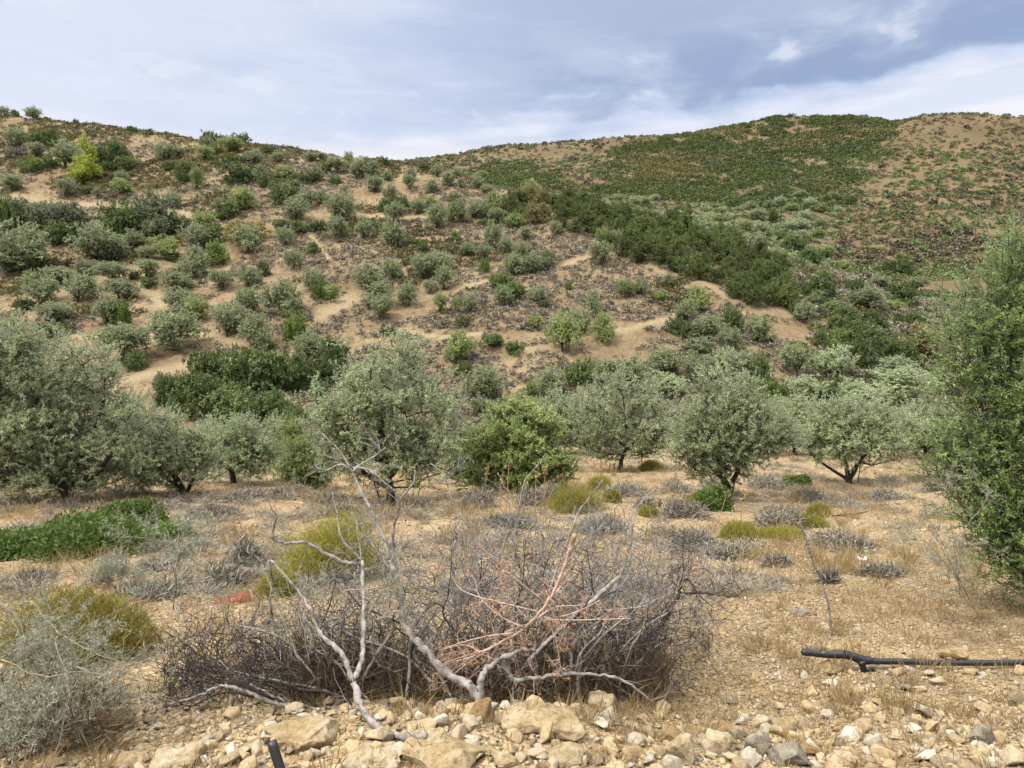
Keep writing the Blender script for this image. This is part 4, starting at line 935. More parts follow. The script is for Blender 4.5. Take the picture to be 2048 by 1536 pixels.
tt_ = [cushion_tpl(770 + k, 170, .7, .22, .016, .1) for k in range(4)]
x, y = world_pts(rs, 11000, 6.0, 27, -1.0, 1.0, 1.0)
k = rs.random(len(x)) < np.clip((fbm(x / 1.9 + 7, y / 1.9, 621, 3) - .42) * 5, 0.03, .8) * .5
x, y = x[k], y[k]
o = scatter('dry_scrub', tt_, np.stack([x, y, ground(x, y)], -1), rs.uniform(.15, .6, len(x)), rs.random(len(x)), M['thyme'], rs, squash=rs.uniform(.5, 1, len(x))); tag(o, 'low grey-brown dry weeds and tufts over the terrace', 'scrub', kind='stuff')
# ------------------------------------------------------------------ single stones
STONES = [
 (590, 1462, 190, 96, 'tan', 'big tan clay-crusted boulder behind the upright black pipe end'), (880, 1500, 230, 80, 'tan', 'broad tan clay boulder under middle of dead shrub'),
 (965, 1430, 58, 60, 'orange', 'ochre block standing on broad clay boulder, below dead shrub stem'), (1085, 1462, 190, 42, 'tan', 'long flat tan slab right of ochre block'),
 (1212, 1408, 74, 66, 'cream', 'pale cream angular block right of dead shrub foot'), (735, 1520, 160, 50, 'cream', 'long pale tilted slab right of upright black pipe end'),
 (350, 1518, 100, 50, 'cream', 'cream slab at bottom edge left of upright black pipe end'), (1140, 1525, 120, 46, 'cream', 'cream stone at bottom edge below long flat slab'),
 (1365, 1512, 66, 60, 'cream', 'knobbly cream stone in right rubble, at bottom edge'), (1352, 1476, 64, 40, 'orange', 'rusty orange stone above knobbly cream stone'),
 (1440, 1492, 68, 54, 'cream', 'cream stone between knobbly stone and grey-faced stone'), (1520, 1484, 62, 56, 'grey', 'grey-faced stone with tan top in right rubble'),
 (1592, 1515, 92, 60, 'grey', 'large grey-tan stone at bottom edge right of grey-faced stone'), (1574, 1456, 64, 46, 'tan', 'rounded tan stone above large grey-tan stone'),
 (1524, 1444, 48, 34, 'cream', 'cream stone topping the right rubble behind grey-faced stone'), (1450, 1460, 50, 28, 'orange', 'flat orange-tan stone left of topmost cream stone'),
 (1478, 1474, 36, 26, 'grey', 'small blue-grey stone under flat orange-tan stone'), (1845, 1444, 80, 38, 'cream', 'pale flat-topped rock in gravel below black hose'),
 (1974, 1474, 62, 46, 'grey', 'triangular grey stone near lower right corner'), (1662, 1340, 70, 32, 'tan', 'tan block wedged under the free end of black hose'),
 (1746, 1458, 38, 20, 'cream', 'small white flake of stone left of pale flat-topped rock'), (1925, 1312, 110, 34, 'tan', 'tan rock just behind black hose at right'),
 (1862, 1484, 42, 26, 'grey', 'small grey stone below pale flat-topped rock'), (1605, 1226, 48, 14, 'grey', 'flat pale grey stone on gravel left of leaning dry stalk'),
 (364, 1088, 24, 20, 'cream', 'pale round stone at right end of bright green ground shrub'), (1620, 1505, 60, 30, 'orange', 'orange-streaked stone right of large grey-tan stone'),
 (90, 1528, 70, 34, 'tan', 'tan stone in lower left corner under grey thorn bush'), (250, 1522, 80, 36, 'tan', 'brownish tan stone at bottom edge right of grey thorn bush'),
 (470, 1520, 70, 36, 'cream', 'cream stone left of upright black pipe end at bottom edge'), (1000, 1520, 90, 44, 'tan', 'tan stone at bottom edge under broad clay boulder'),
 (1270, 1515, 70, 44, 'tan', 'tan stone at bottom edge between cream stones'), (1690, 1520, 80, 36, 'tan', 'tan stone at bottom edge right of orange-streaked stone'), (1900, 1522, 90, 32, 'cream', 'pale stone at bottom edge below triangular grey stone'),
 (1036, 1408, 40, 26, 'grey', 'grey stone in shade beneath the dead shrub'), (1460, 1402, 44, 22, 'grey', 'grey stone amid dry weeds above flat orange-tan stone'), (1690, 1418, 44, 22, 'cream', 'cream stone in gravel below hose connector'),
]
for i, (u, v, w, h, c, lab) in enumerate(STONES):
    b = hit(u, min(v + h * 0.35, 1560)); w *= .88; h *= .92; s = w * b[1] / F_PX; hz = max(h * b[1] / F_PX * 1.05, s * .3)
    tv, tf = hull_tpl(300 + i * 3, 18 if w > 80 else 14, (1, .85, 1), bevel=.02, sub=4 if w > 150 else 3 if w > 60 else 2)
    tv = tv / np.ptp(tv, axis=0) * np.array([s, s * .75, hz])
    def n3(p, q, sd, o): p = p * q; return (fbm(p[:, 0], p[:, 1], sd, o) + fbm(p[:, 1] + 31, p[:, 2], sd + 1, o) + fbm(p[:, 2] + 57, p[:, 0], sd + 2, o)) / 3 - .5
    nz = n3(tv, 2.6 / s, 800 + i, 3) * .55 * s + n3(tv, 9 / s, 900 + i, 4) * .22 * s
    tv = tv + nrm(tv) * nz[:, None]
    o = mk('stone', tv, tf, M['rock_' + c]); o.location = (b[0], b[1] + s * .25, b[2] + hz * (.08 if w > 150 else .14)); o.rotation_euler = (rr.uniform(-.12, .12), rr.uniform(-.12, .12), rr.uniform(-.5, .5))
    tag(o, lab, 'stone', 'loose stones of the foreground')

# ------------------------------------------------------------------ cushions and shrubs of the terrace
def cushion(name, label, cat, u, v, w, h, mat, n, L, W, seed, group=None, flat=None, inner=.3, style='dome'):
    b = hit(u, v); s = w * b[1] / F_PX * 1.22; hz = h * b[1] / F_PX * 1.12
    r = np.random.default_rng(seed)
    sub = []
    for k in range(5 if w > 60 else 3):
        a = r.uniform(0, 6.28); q = r.uniform(.05, .28)
        sub.append((q * math.cos(a) * s, q * math.sin(a) * s * .8, r.uniform(.26, .4) * s, r.uniform(.75, 1.0) * hz))
    Vs = []; Fs = []; off = 0; m = n // len(sub); RN = []
    for (cx, cy, R, hh) in sub:
        d = r.normal(size=(m, 3)); d[:, 2] = np.abs(d[:, 2]) + .03; d = nrm(d)
        q = r.uniform(inner, .92, (m, 1))
        p = d * np.array([R, R, hh]) * q + np.array([cx, cy, -.02])
        dd = nrm(d * (.5 if style == 'dome' else .25) + np.array([0, 0, .15 if style == 'dome' else .5]) + r.normal(size=(m, 3)) * .4)
        v_, f_ = leaves(p - dd * L * .3, dd, L * r.uniform(.6, 1.3, m), W * r.uniform(.7, 1.3, m), r, .1, face=nrm(d * .8 + np.array([0, 0, .6])))
        Vs.append(v_); Fs.append(f_ + off); off += len(v_)
        RN.append(np.clip(.25 * r.random() + .15 + .6 * r.random(m), 0, 1))
    o = mk(name, np.vstack(Vs), np.vstack(Fs), M[mat], attrs={'rnd': ('FACE', np.concatenate(RN))})
    o.location = b
    tag(o, label, cat, group)
    return o
GT = 'grey thyme cushions on the terrace'
for i, (u, v, w, h, lab) in enumerate([
 (490, 1000, 85, 26, 'grey thyme cushion under rounded olive, left'), (555, 996, 40, 20, 'small grey thyme cushion left of yellow-green spurge, beside pale squill stalk'), (425, 1030, 110, 24, 'low grey thyme strip right of bright green ground shrub'),
 (655, 1005, 80, 26, 'grey thyme cushion just behind big yellow-green spurge'), (955, 1012, 84, 42, 'dark grey rounded cushion right of central olive trunk'), (1060, 1005, 70, 36, 'brown-grey cushion under dense green shrub'),
 (1105, 998, 60, 40, 'tan-grey cushion left of yellow-green spurge by dry grass stalks'), (1250, 990, 90, 32, 'brown-grey cushion right of yellow-green spurge'), (1365, 1035, 90, 46, 'grey-brown cushion left of green shoots at forked olive'),
 (1290, 1015, 70, 26, 'tan twiggy tuft right of brown-grey cushion'), (1340, 985, 70, 24, 'dry brown tuft beyond grey-brown cushion'), (1420, 975, 60, 22, 'small brown mound behind forked olive foot'), (1780, 1000, 80, 22, 'flat grey tuft by the hazy olive'), (1100, 960, 60, 20, 'small grey tuft behind stalked spurge'), (700, 1030, 70, 26, 'brown twiggy tuft left of central olive trunk'), (850, 1015, 60, 22, 'tan tuft right of central olive trunk'), (330, 1140, 80, 26, 'low grey twig mat in front of pale round stone'), (60, 1160, 90, 20, 'flat dry twig mat on bare soil at left edge'), (1770, 1150, 90, 24, 'thin dry grass tuft in front of pale thorn bush'), (1560, 1130, 70, 22, 'thin grey tuft behind leaning dry stalk'),
 (1550, 1050, 120, 46, 'dry purple-grey mound in front of hose line'), (1480, 1118, 130, 44, 'dark grey cushion at right end of dead shrub'), (1380, 1095, 90, 40, 'grey cushion behind right arm of dead shrub'),
 (1700, 1095, 130, 34, 'pale grey-brown tuft left of white litter'), (1620, 1000, 80, 26, 'grey twiggy mound behind fallen hose line'), (500, 1130, 60, 70, 'upright dry purple-grey tuft left of big spurge'),
 (455, 1165, 90, 46, 'dry brown tuft behind the terracotta tile'), (300, 1190, 110, 30, 'grey low cushion right of left spurge mound'), (1200, 1060, 110, 34, 'grey cushion behind pink dry branch'),
 (1010, 1050, 90, 24, 'sparse grey tuft in front of dark rounded cushion'), (1860, 985, 50, 22, 'small grey cushion at base of hazy olive'), (1530, 975, 90, 34, 'grey-green twiggy mound right of forked olive'), (1655, 1165, 46, 34, 'tiny dark tuft right of leaning dry stalk')]):
    cushion('thyme_cushion', lab, 'shrub', u, v, w, h, 'thyme', int(900 + w * 14), .10 if v < 1100 else .085, .012, 1000 + i, GT)
GS = 'yellow-green spurge mounds on the terrace'
for i, (u, v, w, h, lab) in enumerate([
 (650, 1165, 235, 165, 'big yellow-green spurge mound behind left arm of dead shrub'), (165, 1305, 300, 140, 'yellow-green and rusty spurge mound behind grey thorn bush at lower left'), (1150, 1022, 120, 62, 'yellow-green spurge mound with dry stalks, right of dense shrub'),
 (1195, 978, 80, 32, 'smaller spurge mound behind the yellow-green one with stalks'), (1300, 940, 56, 22, 'yellow-green spurge at foot of leaning-trunk olive'), (560, 1190, 90, 60, 'spurge clump at left foot of big spurge mound'), (1610, 1050, 70, 26, 'bright yellow-green tuft in front of hose line'),
 (1395, 1010, 60, 24, 'olive-yellow low tuft left of green shoots'), (1230, 1005, 50, 30, 'small yellow-green tuft right of stalked spurge mound'), (1560, 1075, 90, 22, 'sparse yellowish weeds before purple-grey mound'), (1640, 1030, 50, 30, 'rusty yellow tuft beside dark hose line'),
 (1480, 1075, 70, 40, 'pale yellow-green weeds left of purple-grey mound'), (1300, 1030, 40, 22, 'small yellow tuft right of brown-grey cushion')]):
    cushion('spurge_mound', lab, 'shrub', u, v, w, h, 'rustspurge' if i == 1 else 'spurge', int(4000 + w * 80), .06, .0055, 1100 + i, GS, style='up')
GG = 'bright green ground shrubs on the terrace'
for i, (u, v, w, h, lab) in enumerate([
 (175, 1098, 300, 84, 'bright green ground shrub spreading beneath left-edge olive'), (40, 1112, 220, 56, 'bright green foliage at left edge below the tall olive'), (330, 1080, 130, 46, 'trailing green end of ground shrub beside pale stone'),
 (1425, 1020, 80, 56, 'green shoots crowding the foot of tall-crowned olive'), (1600, 975, 56, 30, 'small round green bush right of forked olive'), (240, 1052, 150, 62, 'highest green hump of ground shrub by multi-stemmed olive')]):
    cushion('ground_shrub', lab, 'shrub', u, v, w, h, 'lush', int(2500 + w * 55), .065, .026, 1200 + i, GG)

# ------------------------------------------------------------------ dead shrub and its neighbours
def pxpoly(pts, y0, y1):
    pts = np.array(pts, float); n = len(pts); L = np.concatenate([[0], np.cumsum(np.linalg.norm(np.diff(pts, axis=0), axis=1))]); L /= L[-1]
    return np.array([at(p[0], p[1], y0 + (y1 - y0) * t) for p, t in zip(pts, L)])

def zigzag(r, start, d, length, n, wob=.45, up=.0):
    P = [np.array(start)]; d = np.array(d) / np.linalg.norm(d)
    for i in range(n):
        d = d + r.normal(size=3) * wob * .6 + np.array([0, 0, up]); d /= np.linalg.norm(d)
        P.append(P[-1] + d * length / n)
    return P

def twig_fan(r, paths, per, lmin, lmax, r0, depth=2, fwd=.5, up=.1):
    """side twigs growing off given paths; returns A,B,ra,rb lists"""
    A = []; B = []; ra = []; rb = []
    gen = [(np.array(p), r0) for p in paths]
    for lev in range(depth):
        nxt = []
        for p, rad in gen:
            k = max(1, int(per * (1 if lev == 0 else .6)))
            for _ in range(k):
                i = r.integers(1, len(p)); s = p[i]
                t = p[i] - p[i - 1]; t = t / (np.linalg.norm(t) + 1e-9)
                q = r.normal(size=3); q -= t * q.dot(t); q /= np.linalg.norm(q)
                ln = r.uniform(lmin, lmax) * (.65 ** lev); nn = 5 if lev == 0 else 4
                z = zigzag(r, s, t * fwd + q, ln, nn, .5, up)
                rd = rad * (.75 ** lev)
                for j in range(nn):
                    A.append(z[j]); B.append(z[j + 1]); ra.append(rd * (1 - .7 * j / nn)); rb.append(rd * (1 - .7 * (j + 1) / nn))
                nxt.append((np.array(z), rd))
        gen = nxt
    return A, B, ra, rb

def branch_obj(pts, y0, y1, r0, r1, mat, parent, base, n=5, rough=.12, name='branch'):
    P = smooth_path(pxpoly(pts, y0, y1), n)
    r = np.random.default_rng(int(pts[0][0] * 3 + pts[-1][1]))
    m = len(P); R = np.linspace(r0, r1, m) * (1 + rough * r.normal(size=m))
    P = P + r.normal(size=P.shape) * (r0 * .18)
    V, Fc = tube(P - base, R, 8)
    mk(name, V, Fc, mat, parent, smooth=True)
    return P

bs = hit(900, 1430)
dead = empty('dead_shrub', bs, 'sprawling leafless dead shrub with bleached grey branches in the foreground centre', 'shrub')
GW, DW = M['greywood'], M['darkwood']
BR = [
 ([(850, 1472), (800, 1472), (764, 1460), (737, 1439), (719, 1406), (705, 1363)], 2.60, 2.92, .0125, .013, GW),
 ([(705, 1363), (693, 1326), (670, 1293), (647, 1276), (631, 1250), (619, 1213), (591, 1175), (573, 1155), (540, 1118)], 2.92, 3.3, .011, .004, GW),
 ([(705, 1363), (713, 1348), (723, 1321), (727, 1275), (728, 1238), (727, 1188), (725, 1124)], 2.92, 3.4, .011, .008, GW),
 ([(725, 1128), (690, 1126), (656, 1111), (620, 1089), (607, 1084), (571, 1086), (549, 1079), (546, 1066), (553, 1031)], 3.45, 3.3, .009, .004, GW),
 ([(725, 1121), (715, 1112), (688, 1084), (678, 1057), (673, 1021), (667, 996), (666, 960)], 3.45, 3.6, .006, .002, GW),
 ([(726, 1140), (722, 1104), (715, 1065), (712, 1030)], 3.45, 3.55, .006, .002, GW),
 ([(960, 1404), (943, 1376), (920, 1361), (883, 1338), (858, 1306), (835, 1283), (815, 1260), (805, 1230), (800, 1187), (790, 1150), (777, 1121)], 3.08, 3.35, .019, .009, GW),
 ([(777, 1121), (771, 1084), (759, 1057), (747, 1031), (734, 1006), (717, 972), (705, 945)], 3.35, 3.5, .0085, .006, GW),
 ([(705, 945), (690, 932), (676, 930), (654, 940), (631, 937)], 3.65, 3.6, .006, .003, GW),
 ([(705, 945), (717, 932), (751, 911), (771, 895)], 3.65, 3.75, .006, .0025, GW),
 ([(751, 911), (759, 904), (758, 893), (748, 889)], 3.7, 3.72, .004, .002, GW),
 ([(705, 945), (693, 923), (676, 899), (644, 867)], 3.65, 3.7, .005, .0025, GW),
 ([(717, 935), (739, 940), (759, 957), (790, 982), (800, 999)], 3.65, 3.6, .005, .003, GW),
 ([(790, 1150), (788, 1114), (786, 1065), (795, 1028), (800, 999), (827, 967), (830, 940)], 3.6, 3.55, .008, .003, GW),
 ([(790, 1155), (759, 1109), (737, 1080), (712, 1045)], 3.6, 3.7, .007, .003, GW),
 ([(963, 1401), (961, 1369), (966, 1348), (981, 1333), (998, 1321), (1026, 1306), (1051, 1298), (1071, 1303)], 3.1, 3.15, .016, .006, GW),
 ([(998, 1321), (1013, 1341), (1016, 1351), (1031, 1360), (1066, 1357), (1101, 1351), (1152, 1347), (1200, 1351), (1250, 1362), (1310, 1410)], 3.15, 3.2, .011, .005, GW),
 ([(1050, 1330), (1110, 1270), (1147, 1239), (1178, 1208), (1240, 1153)], 3.3, 3.5, .012, .009, GW),
 ([(980, 1390), (1100, 1370), (1200, 1355), (1240, 1341), (1264, 1309), (1323, 1247), (1342, 1216), (1358, 1184), (1362, 1165)], 3.55, 3.75, .016, .008, DW),
 ([(1358, 1186), (1397, 1186), (1414, 1187), (1468, 1192), (1487, 1181)], 3.75, 3.7, .006, .002, DW),
 ([(1362, 1165), (1377, 1160), (1399, 1190), (1424, 1213)], 3.75, 3.7, .005, .002, DW),
 ([(1362, 1165), (1368, 1140), (1365, 1103), (1370, 1060)], 3.75, 3.85, .005, .002, DW),
 ([(1250, 1325), (1290, 1295), (1323, 1332), (1346, 1362), (1369, 1393)], 3.65, 3.45, .007, .003, DW),
 ([(664, 1429), (641, 1421), (588, 1412), (541, 1405), (500, 1387), (468, 1376), (448, 1371), (420, 1380), (400, 1391), (330, 1412)], 3.25, 3.35, .012, .004, GW),
 ([(640, 1420), (586, 1409), (536, 1386), (500, 1368)], 3.3, 3.4, .008, .005, GW),
 ([(560, 1405), (525, 1391), (470, 1358), (425, 1331), (400, 1311), (360, 1280), (330, 1262)], 3.4, 3.6, .010, .003, DW),
 ([(639, 1366), (616, 1336), (593, 1308), (588, 1294), (550, 1270), (513, 1258), (470, 1250)], 3.35, 3.45, .006, .003, GW),
 ([(600, 1330), (560, 1290), (545, 1240), (541, 1200), (544, 1172), (542, 1143), (537, 1120)], 3.45, 3.4, .007, .004, GW),
 ([(950, 1370), (915, 1250), (905, 1120), (910, 1082), (909, 1057), (918, 1040), (913, 1021), (902, 994), (894, 967), (887, 948), (861, 927)], 3.6, 3.75, .006, .0025, GW),
 ([(887, 948), (900, 955), (905, 945), (907, 930)], 3.7, 3.72, .003, .0015, GW),
 ([(980, 1370), (1010, 1240), (1028, 1114), (1033, 1082), (1031, 1038), (1038, 1021), (1043, 987), (1050, 962), (1075, 930), (1094, 906)], 3.6, 3.85, .0055, .0018, GW),
 ([(1060, 1330), (1100, 1180), (1153, 1035), (1175, 1001), (1197, 970), (1216, 948)], 3.6, 3.95, .007, .0018, GW),
 ([(1150, 1330), (1220, 1200), (1245, 1140), (1258, 1126), (1262, 1084), (1270, 1030), (1285, 1001), (1314, 974)], 3.6, 3.9, .007, .002, GW),
 ([(1000, 1340), (980, 1200), (1010, 1080), (1021, 997), (1007, 970), (996, 945)], 3.6, 3.9, .004, .0015, GW),
 ([(870, 1330), (900, 1240), (890, 1180), (860, 1140), (825, 1125)], 3.45, 3.5, .006, .003, GW),
 ([(820, 1270), (850, 1220), (880, 1200)], 3.55, 3.5, .005, .002, GW),
 ([(845, 1385), (800, 1350), (760, 1330), (745, 1300), (750, 1230)], 3.4, 3.5, .007, .003, GW),
 ([(700, 1370), (760, 1345), (800, 1340), (850, 1335)], 3.35, 3.4, .006, .003, DW),
 ([(1150, 1345), (1165, 1300), (1200, 1265), (1215, 1230)], 3.35, 3.45, .005, .002, GW),
]
rb_ = np.random.default_rng(77)
for q in range(76):
    u0 = rb_.uniform(560, 1290); v0 = 1425 - 40 * abs(rb_.normal()); lean = (u0 - 930) * .55 + rb_.normal() * 120
    u1 = min(u0 + lean, 1330 + 50 * rb_.random()); k_ = (u1 - 560) / 850; v1 = np.interp(u1, [300, 500, 700, 1000, 1250, 1450], [1330, 1230, 1120, 1080, 1070, 1150]) + abs(rb_.normal()) * 90
    y0 = rb_.uniform(3.3, 3.9); um = (u0 + u1) / 2 + rb_.normal() * 40
    BR.append(([(u0, v0), (u0 * .7 + um * .3 + rb_.normal() * 14, v0 * .7 + v1 * .3), (um, (v0 + v1) / 2 + rb_.uniform(-40, 10)), (u1 * .7 + um * .3 + rb_.normal() * 14, v0 * .25 + v1 * .75), (u1, v1)], y0, y0 + rb_.uniform(-.25, .35), rb_.uniform(.0045, .008), .0018, GW if rb_.random() < .68 else DW))
paths = []
for pts, y0, y1, r0, r1, mt_ in BR:
    paths.append((branch_obj(pts, y0, y1, r0 * 1.08, r1 * 1.1, mt_, dead, bs), r1, mt_))
rt_ = np.random.default_rng(8)
A, B, ra, rb = twig_fan(rt_, [p for p, _, m_ in paths if m_ is GW], 4, .07, .24, .0023, 2, .45, .05)
V, Fc = frusta(np.array(A) - bs, np.array(B) - bs, np.array(ra), np.array(rb), 4)
mk('grey_twigs', V, Fc, M['twig'], dead)['kind'] = 'stuff'
A, B, ra, rb = twig_fan(rt_, [p for p, _, m_ in paths if m_ is DW], 7, .08, .26, .0023, 2, .45, .04)
V, Fc = frusta(np.array(A) - bs, np.array(B) - bs, np.array(ra), np.array(rb), 4)
mk('dark_twigs', V, Fc, M['darkwood'], dead)['kind'] = 'stuff'
# tangle filling the shrub's body
A = []; B = []; ra = []; rb = []
def tangle(n, u0, u1, vtop, vbot, y0, y1, r0, lmin, lmax):
    for _ in range(n):
        u = rt_.uniform(u0, u1); k = (u - u0) / (u1 - u0)
        vt = np.interp(k, np.linspace(0, 1, len(vtop)), vtop); v = vt + (vbot - vt) * rt_.random() ** .8
        Y = rt_.uniform(y0, y1); s = at(u, v, Y); gz = float(ground(s[0], s[1])); 
        if s[2] < gz: s[2] = gz + .01
        z = zigzag(rt_, s, rt_.normal(size=3) + np.array([0, 0, .5]), rt_.uniform(lmin, lmax), 6, .6, .03)
        for j in range(6):
            L_ = DK if v > 1265 + 40 * rt_.normal() else (A, B, ra, rb)  # low twigs use the dark wood: base shade put into their colour
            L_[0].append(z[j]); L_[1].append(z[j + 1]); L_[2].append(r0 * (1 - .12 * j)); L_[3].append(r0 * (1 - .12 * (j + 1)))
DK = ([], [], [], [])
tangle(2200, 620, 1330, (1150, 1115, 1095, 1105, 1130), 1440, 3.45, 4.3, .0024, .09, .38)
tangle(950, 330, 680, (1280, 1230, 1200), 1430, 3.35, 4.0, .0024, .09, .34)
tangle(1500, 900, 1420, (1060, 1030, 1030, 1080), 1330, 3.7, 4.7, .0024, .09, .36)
V, Fc = frusta(np.array(A) - bs, np.array(B) - bs, np.array(ra), np.array(rb), 3)
mk('twig_tangle', V, Fc, M['twig'], dead)['kind'] = 'stuff'
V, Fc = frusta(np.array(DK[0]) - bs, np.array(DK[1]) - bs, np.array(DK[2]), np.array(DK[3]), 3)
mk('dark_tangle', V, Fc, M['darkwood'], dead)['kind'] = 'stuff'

# dry grass and dead litter standing inside the shrub
r = np.random.default_rng(19); n = 5500
uu = r.uniform(560, 1330, n); vv = 1440 - 150 * r.random(n) ** 1.4; yy = r.uniform(3.3, 4.1, n)
pp_ = np.array([at(a, b, c) for a, b, c in zip(uu, vv, yy)]); gz = ground(pp_[:, 0], pp_[:, 1]); pp_[:, 2] = np.maximum(np.minimum(pp_[:, 2], gz + .25 * r.random(n)), gz)
LV, LF = leaves(pp_ - bs, r.normal(size=(n, 3)) * .6 + np.array([0, 0, .8]), .16 * r.uniform(.5, 1.3, n), .006 * np.ones(n), r)
mk('dry_stems', LV, LF, M['deadgrass'], dead, attrs={'rnd': ('FACE', r.random(n))})['kind'] = 'stuff'

# rusty dry branch lying in the shrub
pb = at(1040, 1262, 3.2)
pink = empty('dry_branch', pb, 'rusty pink dry branch with a snapped pale end lying in the dead shrub', 'branch')
main = branch_obj([(1142, 1090), (1130, 1130), (1110, 1180), (1080, 1225), (1040, 1262), (1000, 1285), (950, 1310), (889, 1330)], 3.05, 3.25, .0085, .003, M['pinkwood'], pink, pb, name='stem')
branch_obj([(1149, 1070), (1146, 1080), (1140, 1096)], 3.04, 3.052, .0105, .0088, M['cutwood'], pink, pb, name='broken_end', rough=.05)
PB = [[(1084, 1200), (1020, 1148), (959, 1091)], [(1073, 1222), (1000, 1205), (924, 1180), (897, 1137)], [(1077, 1239), (1150, 1240), (1260, 1237)], [(1092, 1235), (1120, 1270), (1155, 1302)], [(1041, 1270), (1058, 1310), (1073, 1348)], [(1100, 1250), (1112, 1280), (1123, 1348)],
      [(1022, 1280), (1035, 1330), (1049, 1372)], [(1030, 1265), (960, 1275), (889, 1296)], [(1000, 1285), (930, 1330), (881, 1372)], [(980, 1298), (920, 1315), (873, 1333)], [(1095, 1200), (1110, 1185), (1123, 1173)], [(1000, 1285), (975, 1325), (930, 1365)], [(1050, 1255), (1005, 1235), (960, 1195), (950, 1160)], [(1060, 1245), (1015, 1190), (1010, 1150)],
      [(1090, 1240), (1150, 1225), (1200, 1200)], [(950, 1310), (905, 1340), (860, 1350)], [(1070, 1240), (1110, 1215), (1170, 1210)], [(960, 1305), (930, 1290), (880, 1300)]]
pp = [main]
for q in PB: pp.append(branch_obj(q, 3.15, 3.05 + .3 * rt_.random(), .0036, .0016, M['pinkwood'], pink, pb, name='side_stem', rough=.05))
A, B, ra, rb = twig_fan(rt_, pp, 9, .03, .10, .0014, 2, .6, .03)
V, Fc = frusta(np.array(A) - pb, np.array(B) - pb, np.array(ra), np.array(rb), 4)
mk('twigs', V, Fc, M['pinkwood'], pink)['kind'] = 'stuff'
P_ = np.array(B)[rt_.integers(0, len(B), 1250)]
P_ = P_[np.linalg.norm(P_ - at(1030, 1268, 3.15), axis=1) < .34 * (1 + .6 * rt_.random(len(P_)))]
LV, LF = leaves(P_ - pb, rt_.normal(size=P_.shape), .016 * rt_.uniform(.6, 1.4, len(P_)), .006 * rt_.uniform(.6, 1.4, len(P_)), rt_)
o = mk('withered_leaves', LV, LF, M['pinkleaf'], pink, attrs={'rnd': ('FACE', rt_.random(len(LF)))}); o['kind'] = 'stuff'

# grey-green thorny saltbush plants
def thornbush(name, label, base_uv, stems, seed, per=12, stemm='straw', Y0=None, leafn=5, tw=(.05, .15), st=.003):
    r = np.random.default_rng(seed)
    b = hit(*base_uv) if Y0 is None else at(base_uv[0], base_uv[1], Y0)
    root = empty(name, b, label, 'shrub', 'grey thorn bushes of the foreground')
    ps = []
    for q, y0, y1 in stems:
        P = smooth_path(pxpoly(q, y0, y1), 5); P = P + r.normal(size=P.shape) * .003; ps.append(P)
        V, Fc = tube(P - b, np.linspace(st, st * .4, len(P)), 6); mk('stem', V, Fc, M['saltstem'], root, smooth=True)
    A, B, ra, rb = twig_fan(r, ps, per, tw[0], tw[1], .0013, 2, .9, .05)
    A = np.array(A); B = np.array(B)
    V, Fc = frusta(A - b, B - b, np.array(ra), np.array(rb), 4)
    o = mk('thorny_twigs', V, Fc, M['saltstem'], root); o['kind'] = 'stuff'
    n = len(A); k = leafn
    t = r.random((n, k, 1)); p = A[:, None] * (1 - t) + B[:, None] * t
    d = nrm(nrm(B - A)[:, None] * .6 + r.normal(size=p.shape) * .7)
    LV, LF = leaves(p.reshape(-1, 3) - b, d.reshape(-1, 3), .022 * r.uniform(.6, 1.3, n * k), .0026 * r.uniform(.7, 1.3, n * k), r)
    o = mk('foliage', LV, LF, M['saltbush'], root, attrs={'rnd': ('FACE', r.random(n * k))}); o['kind'] = 'stuff'
M['saltstem'] = wood_mat('pale_thorn_stem', [(0.3, (0.30, 0.24, 0.13)), (0.5, (0.42, 0.38, 0.26)), (0.72, (0.52, 0.50, 0.40))], scale=9)
rL = np.random.default_rng(31)
st = []
for k in range(28):
    u1 = rL.uniform(-60, 300); v1 = np.interp(u1, [-60, 60, 180, 300], [1170, 1190, 1240, 1330]) + abs(rL.normal()) * 90
    u0 = rL.uniform(-40, 180); y0 = rL.uniform(2.9, 3.5)
    st.append(([(u0, 1450 + rL.uniform(-30, 40)), ((u0 + u1) / 2 + rL.uniform(-30, 30), (1440 + v1) / 2 - 30), (u1, v1)], y0, y0 + rL.uniform(-.25, .25)))
for k in range(12):
    u0 = rL.uniform(-30, 110); v0 = rL.uniform(1470, 1560); u1 = u0 + rL.uniform(-90, 150); v1 = rL.uniform(1340, 1450)
    y0 = rL.uniform(2.6, 2.95); st.append(([(u0, v0), ((u0 + u1) / 2 + rL.uniform(-20, 20), (v0 + v1) / 2 - 25), (u1, v1)], y0, y0 + rL.uniform(-.1, .2)))
st += [([(0, 1320), (80, 1350), (190, 1345), (310, 1370)], 2.9, 2.9), ([(60, 1500), (40, 1450), (10, 1400)], 2.7, 2.7), ([(150, 1330), (230, 1380), (350, 1395)], 3.0, 3.0)]
st += [([(60, 1200), (120, 1265), (200, 1310), (250, 1325), (290, 1322), (335, 1308)], 3.1, 3.0), ([(110, 1280), (140, 1380), (150, 1430), (162, 1490)], 3.0, 2.9), ([(10, 1440), (70, 1425), (130, 1400), (190, 1380), (240, 1360)], 2.95, 3.1)]
thornbush('thorn_bush', 'grey-green thorny bush filling the lower left corner', (90, 1450), st, 31, per=6, leafn=4, tw=(.05, .2))
r = np.random.default_rng(23); n = 2200
uu = r.uniform(-120, 230, n); vv = 1540 - 170 * r.random(n) ** 1.2; yy = r.uniform(2.75, 3.4, n)
pl_ = np.array([at(a, b, c) for a, b, c in zip(uu, vv, yy)]); gz = ground(pl_[:, 0], pl_[:, 1]); pl_[:, 2] = gz + .16 * r.random(n) ** 1.5
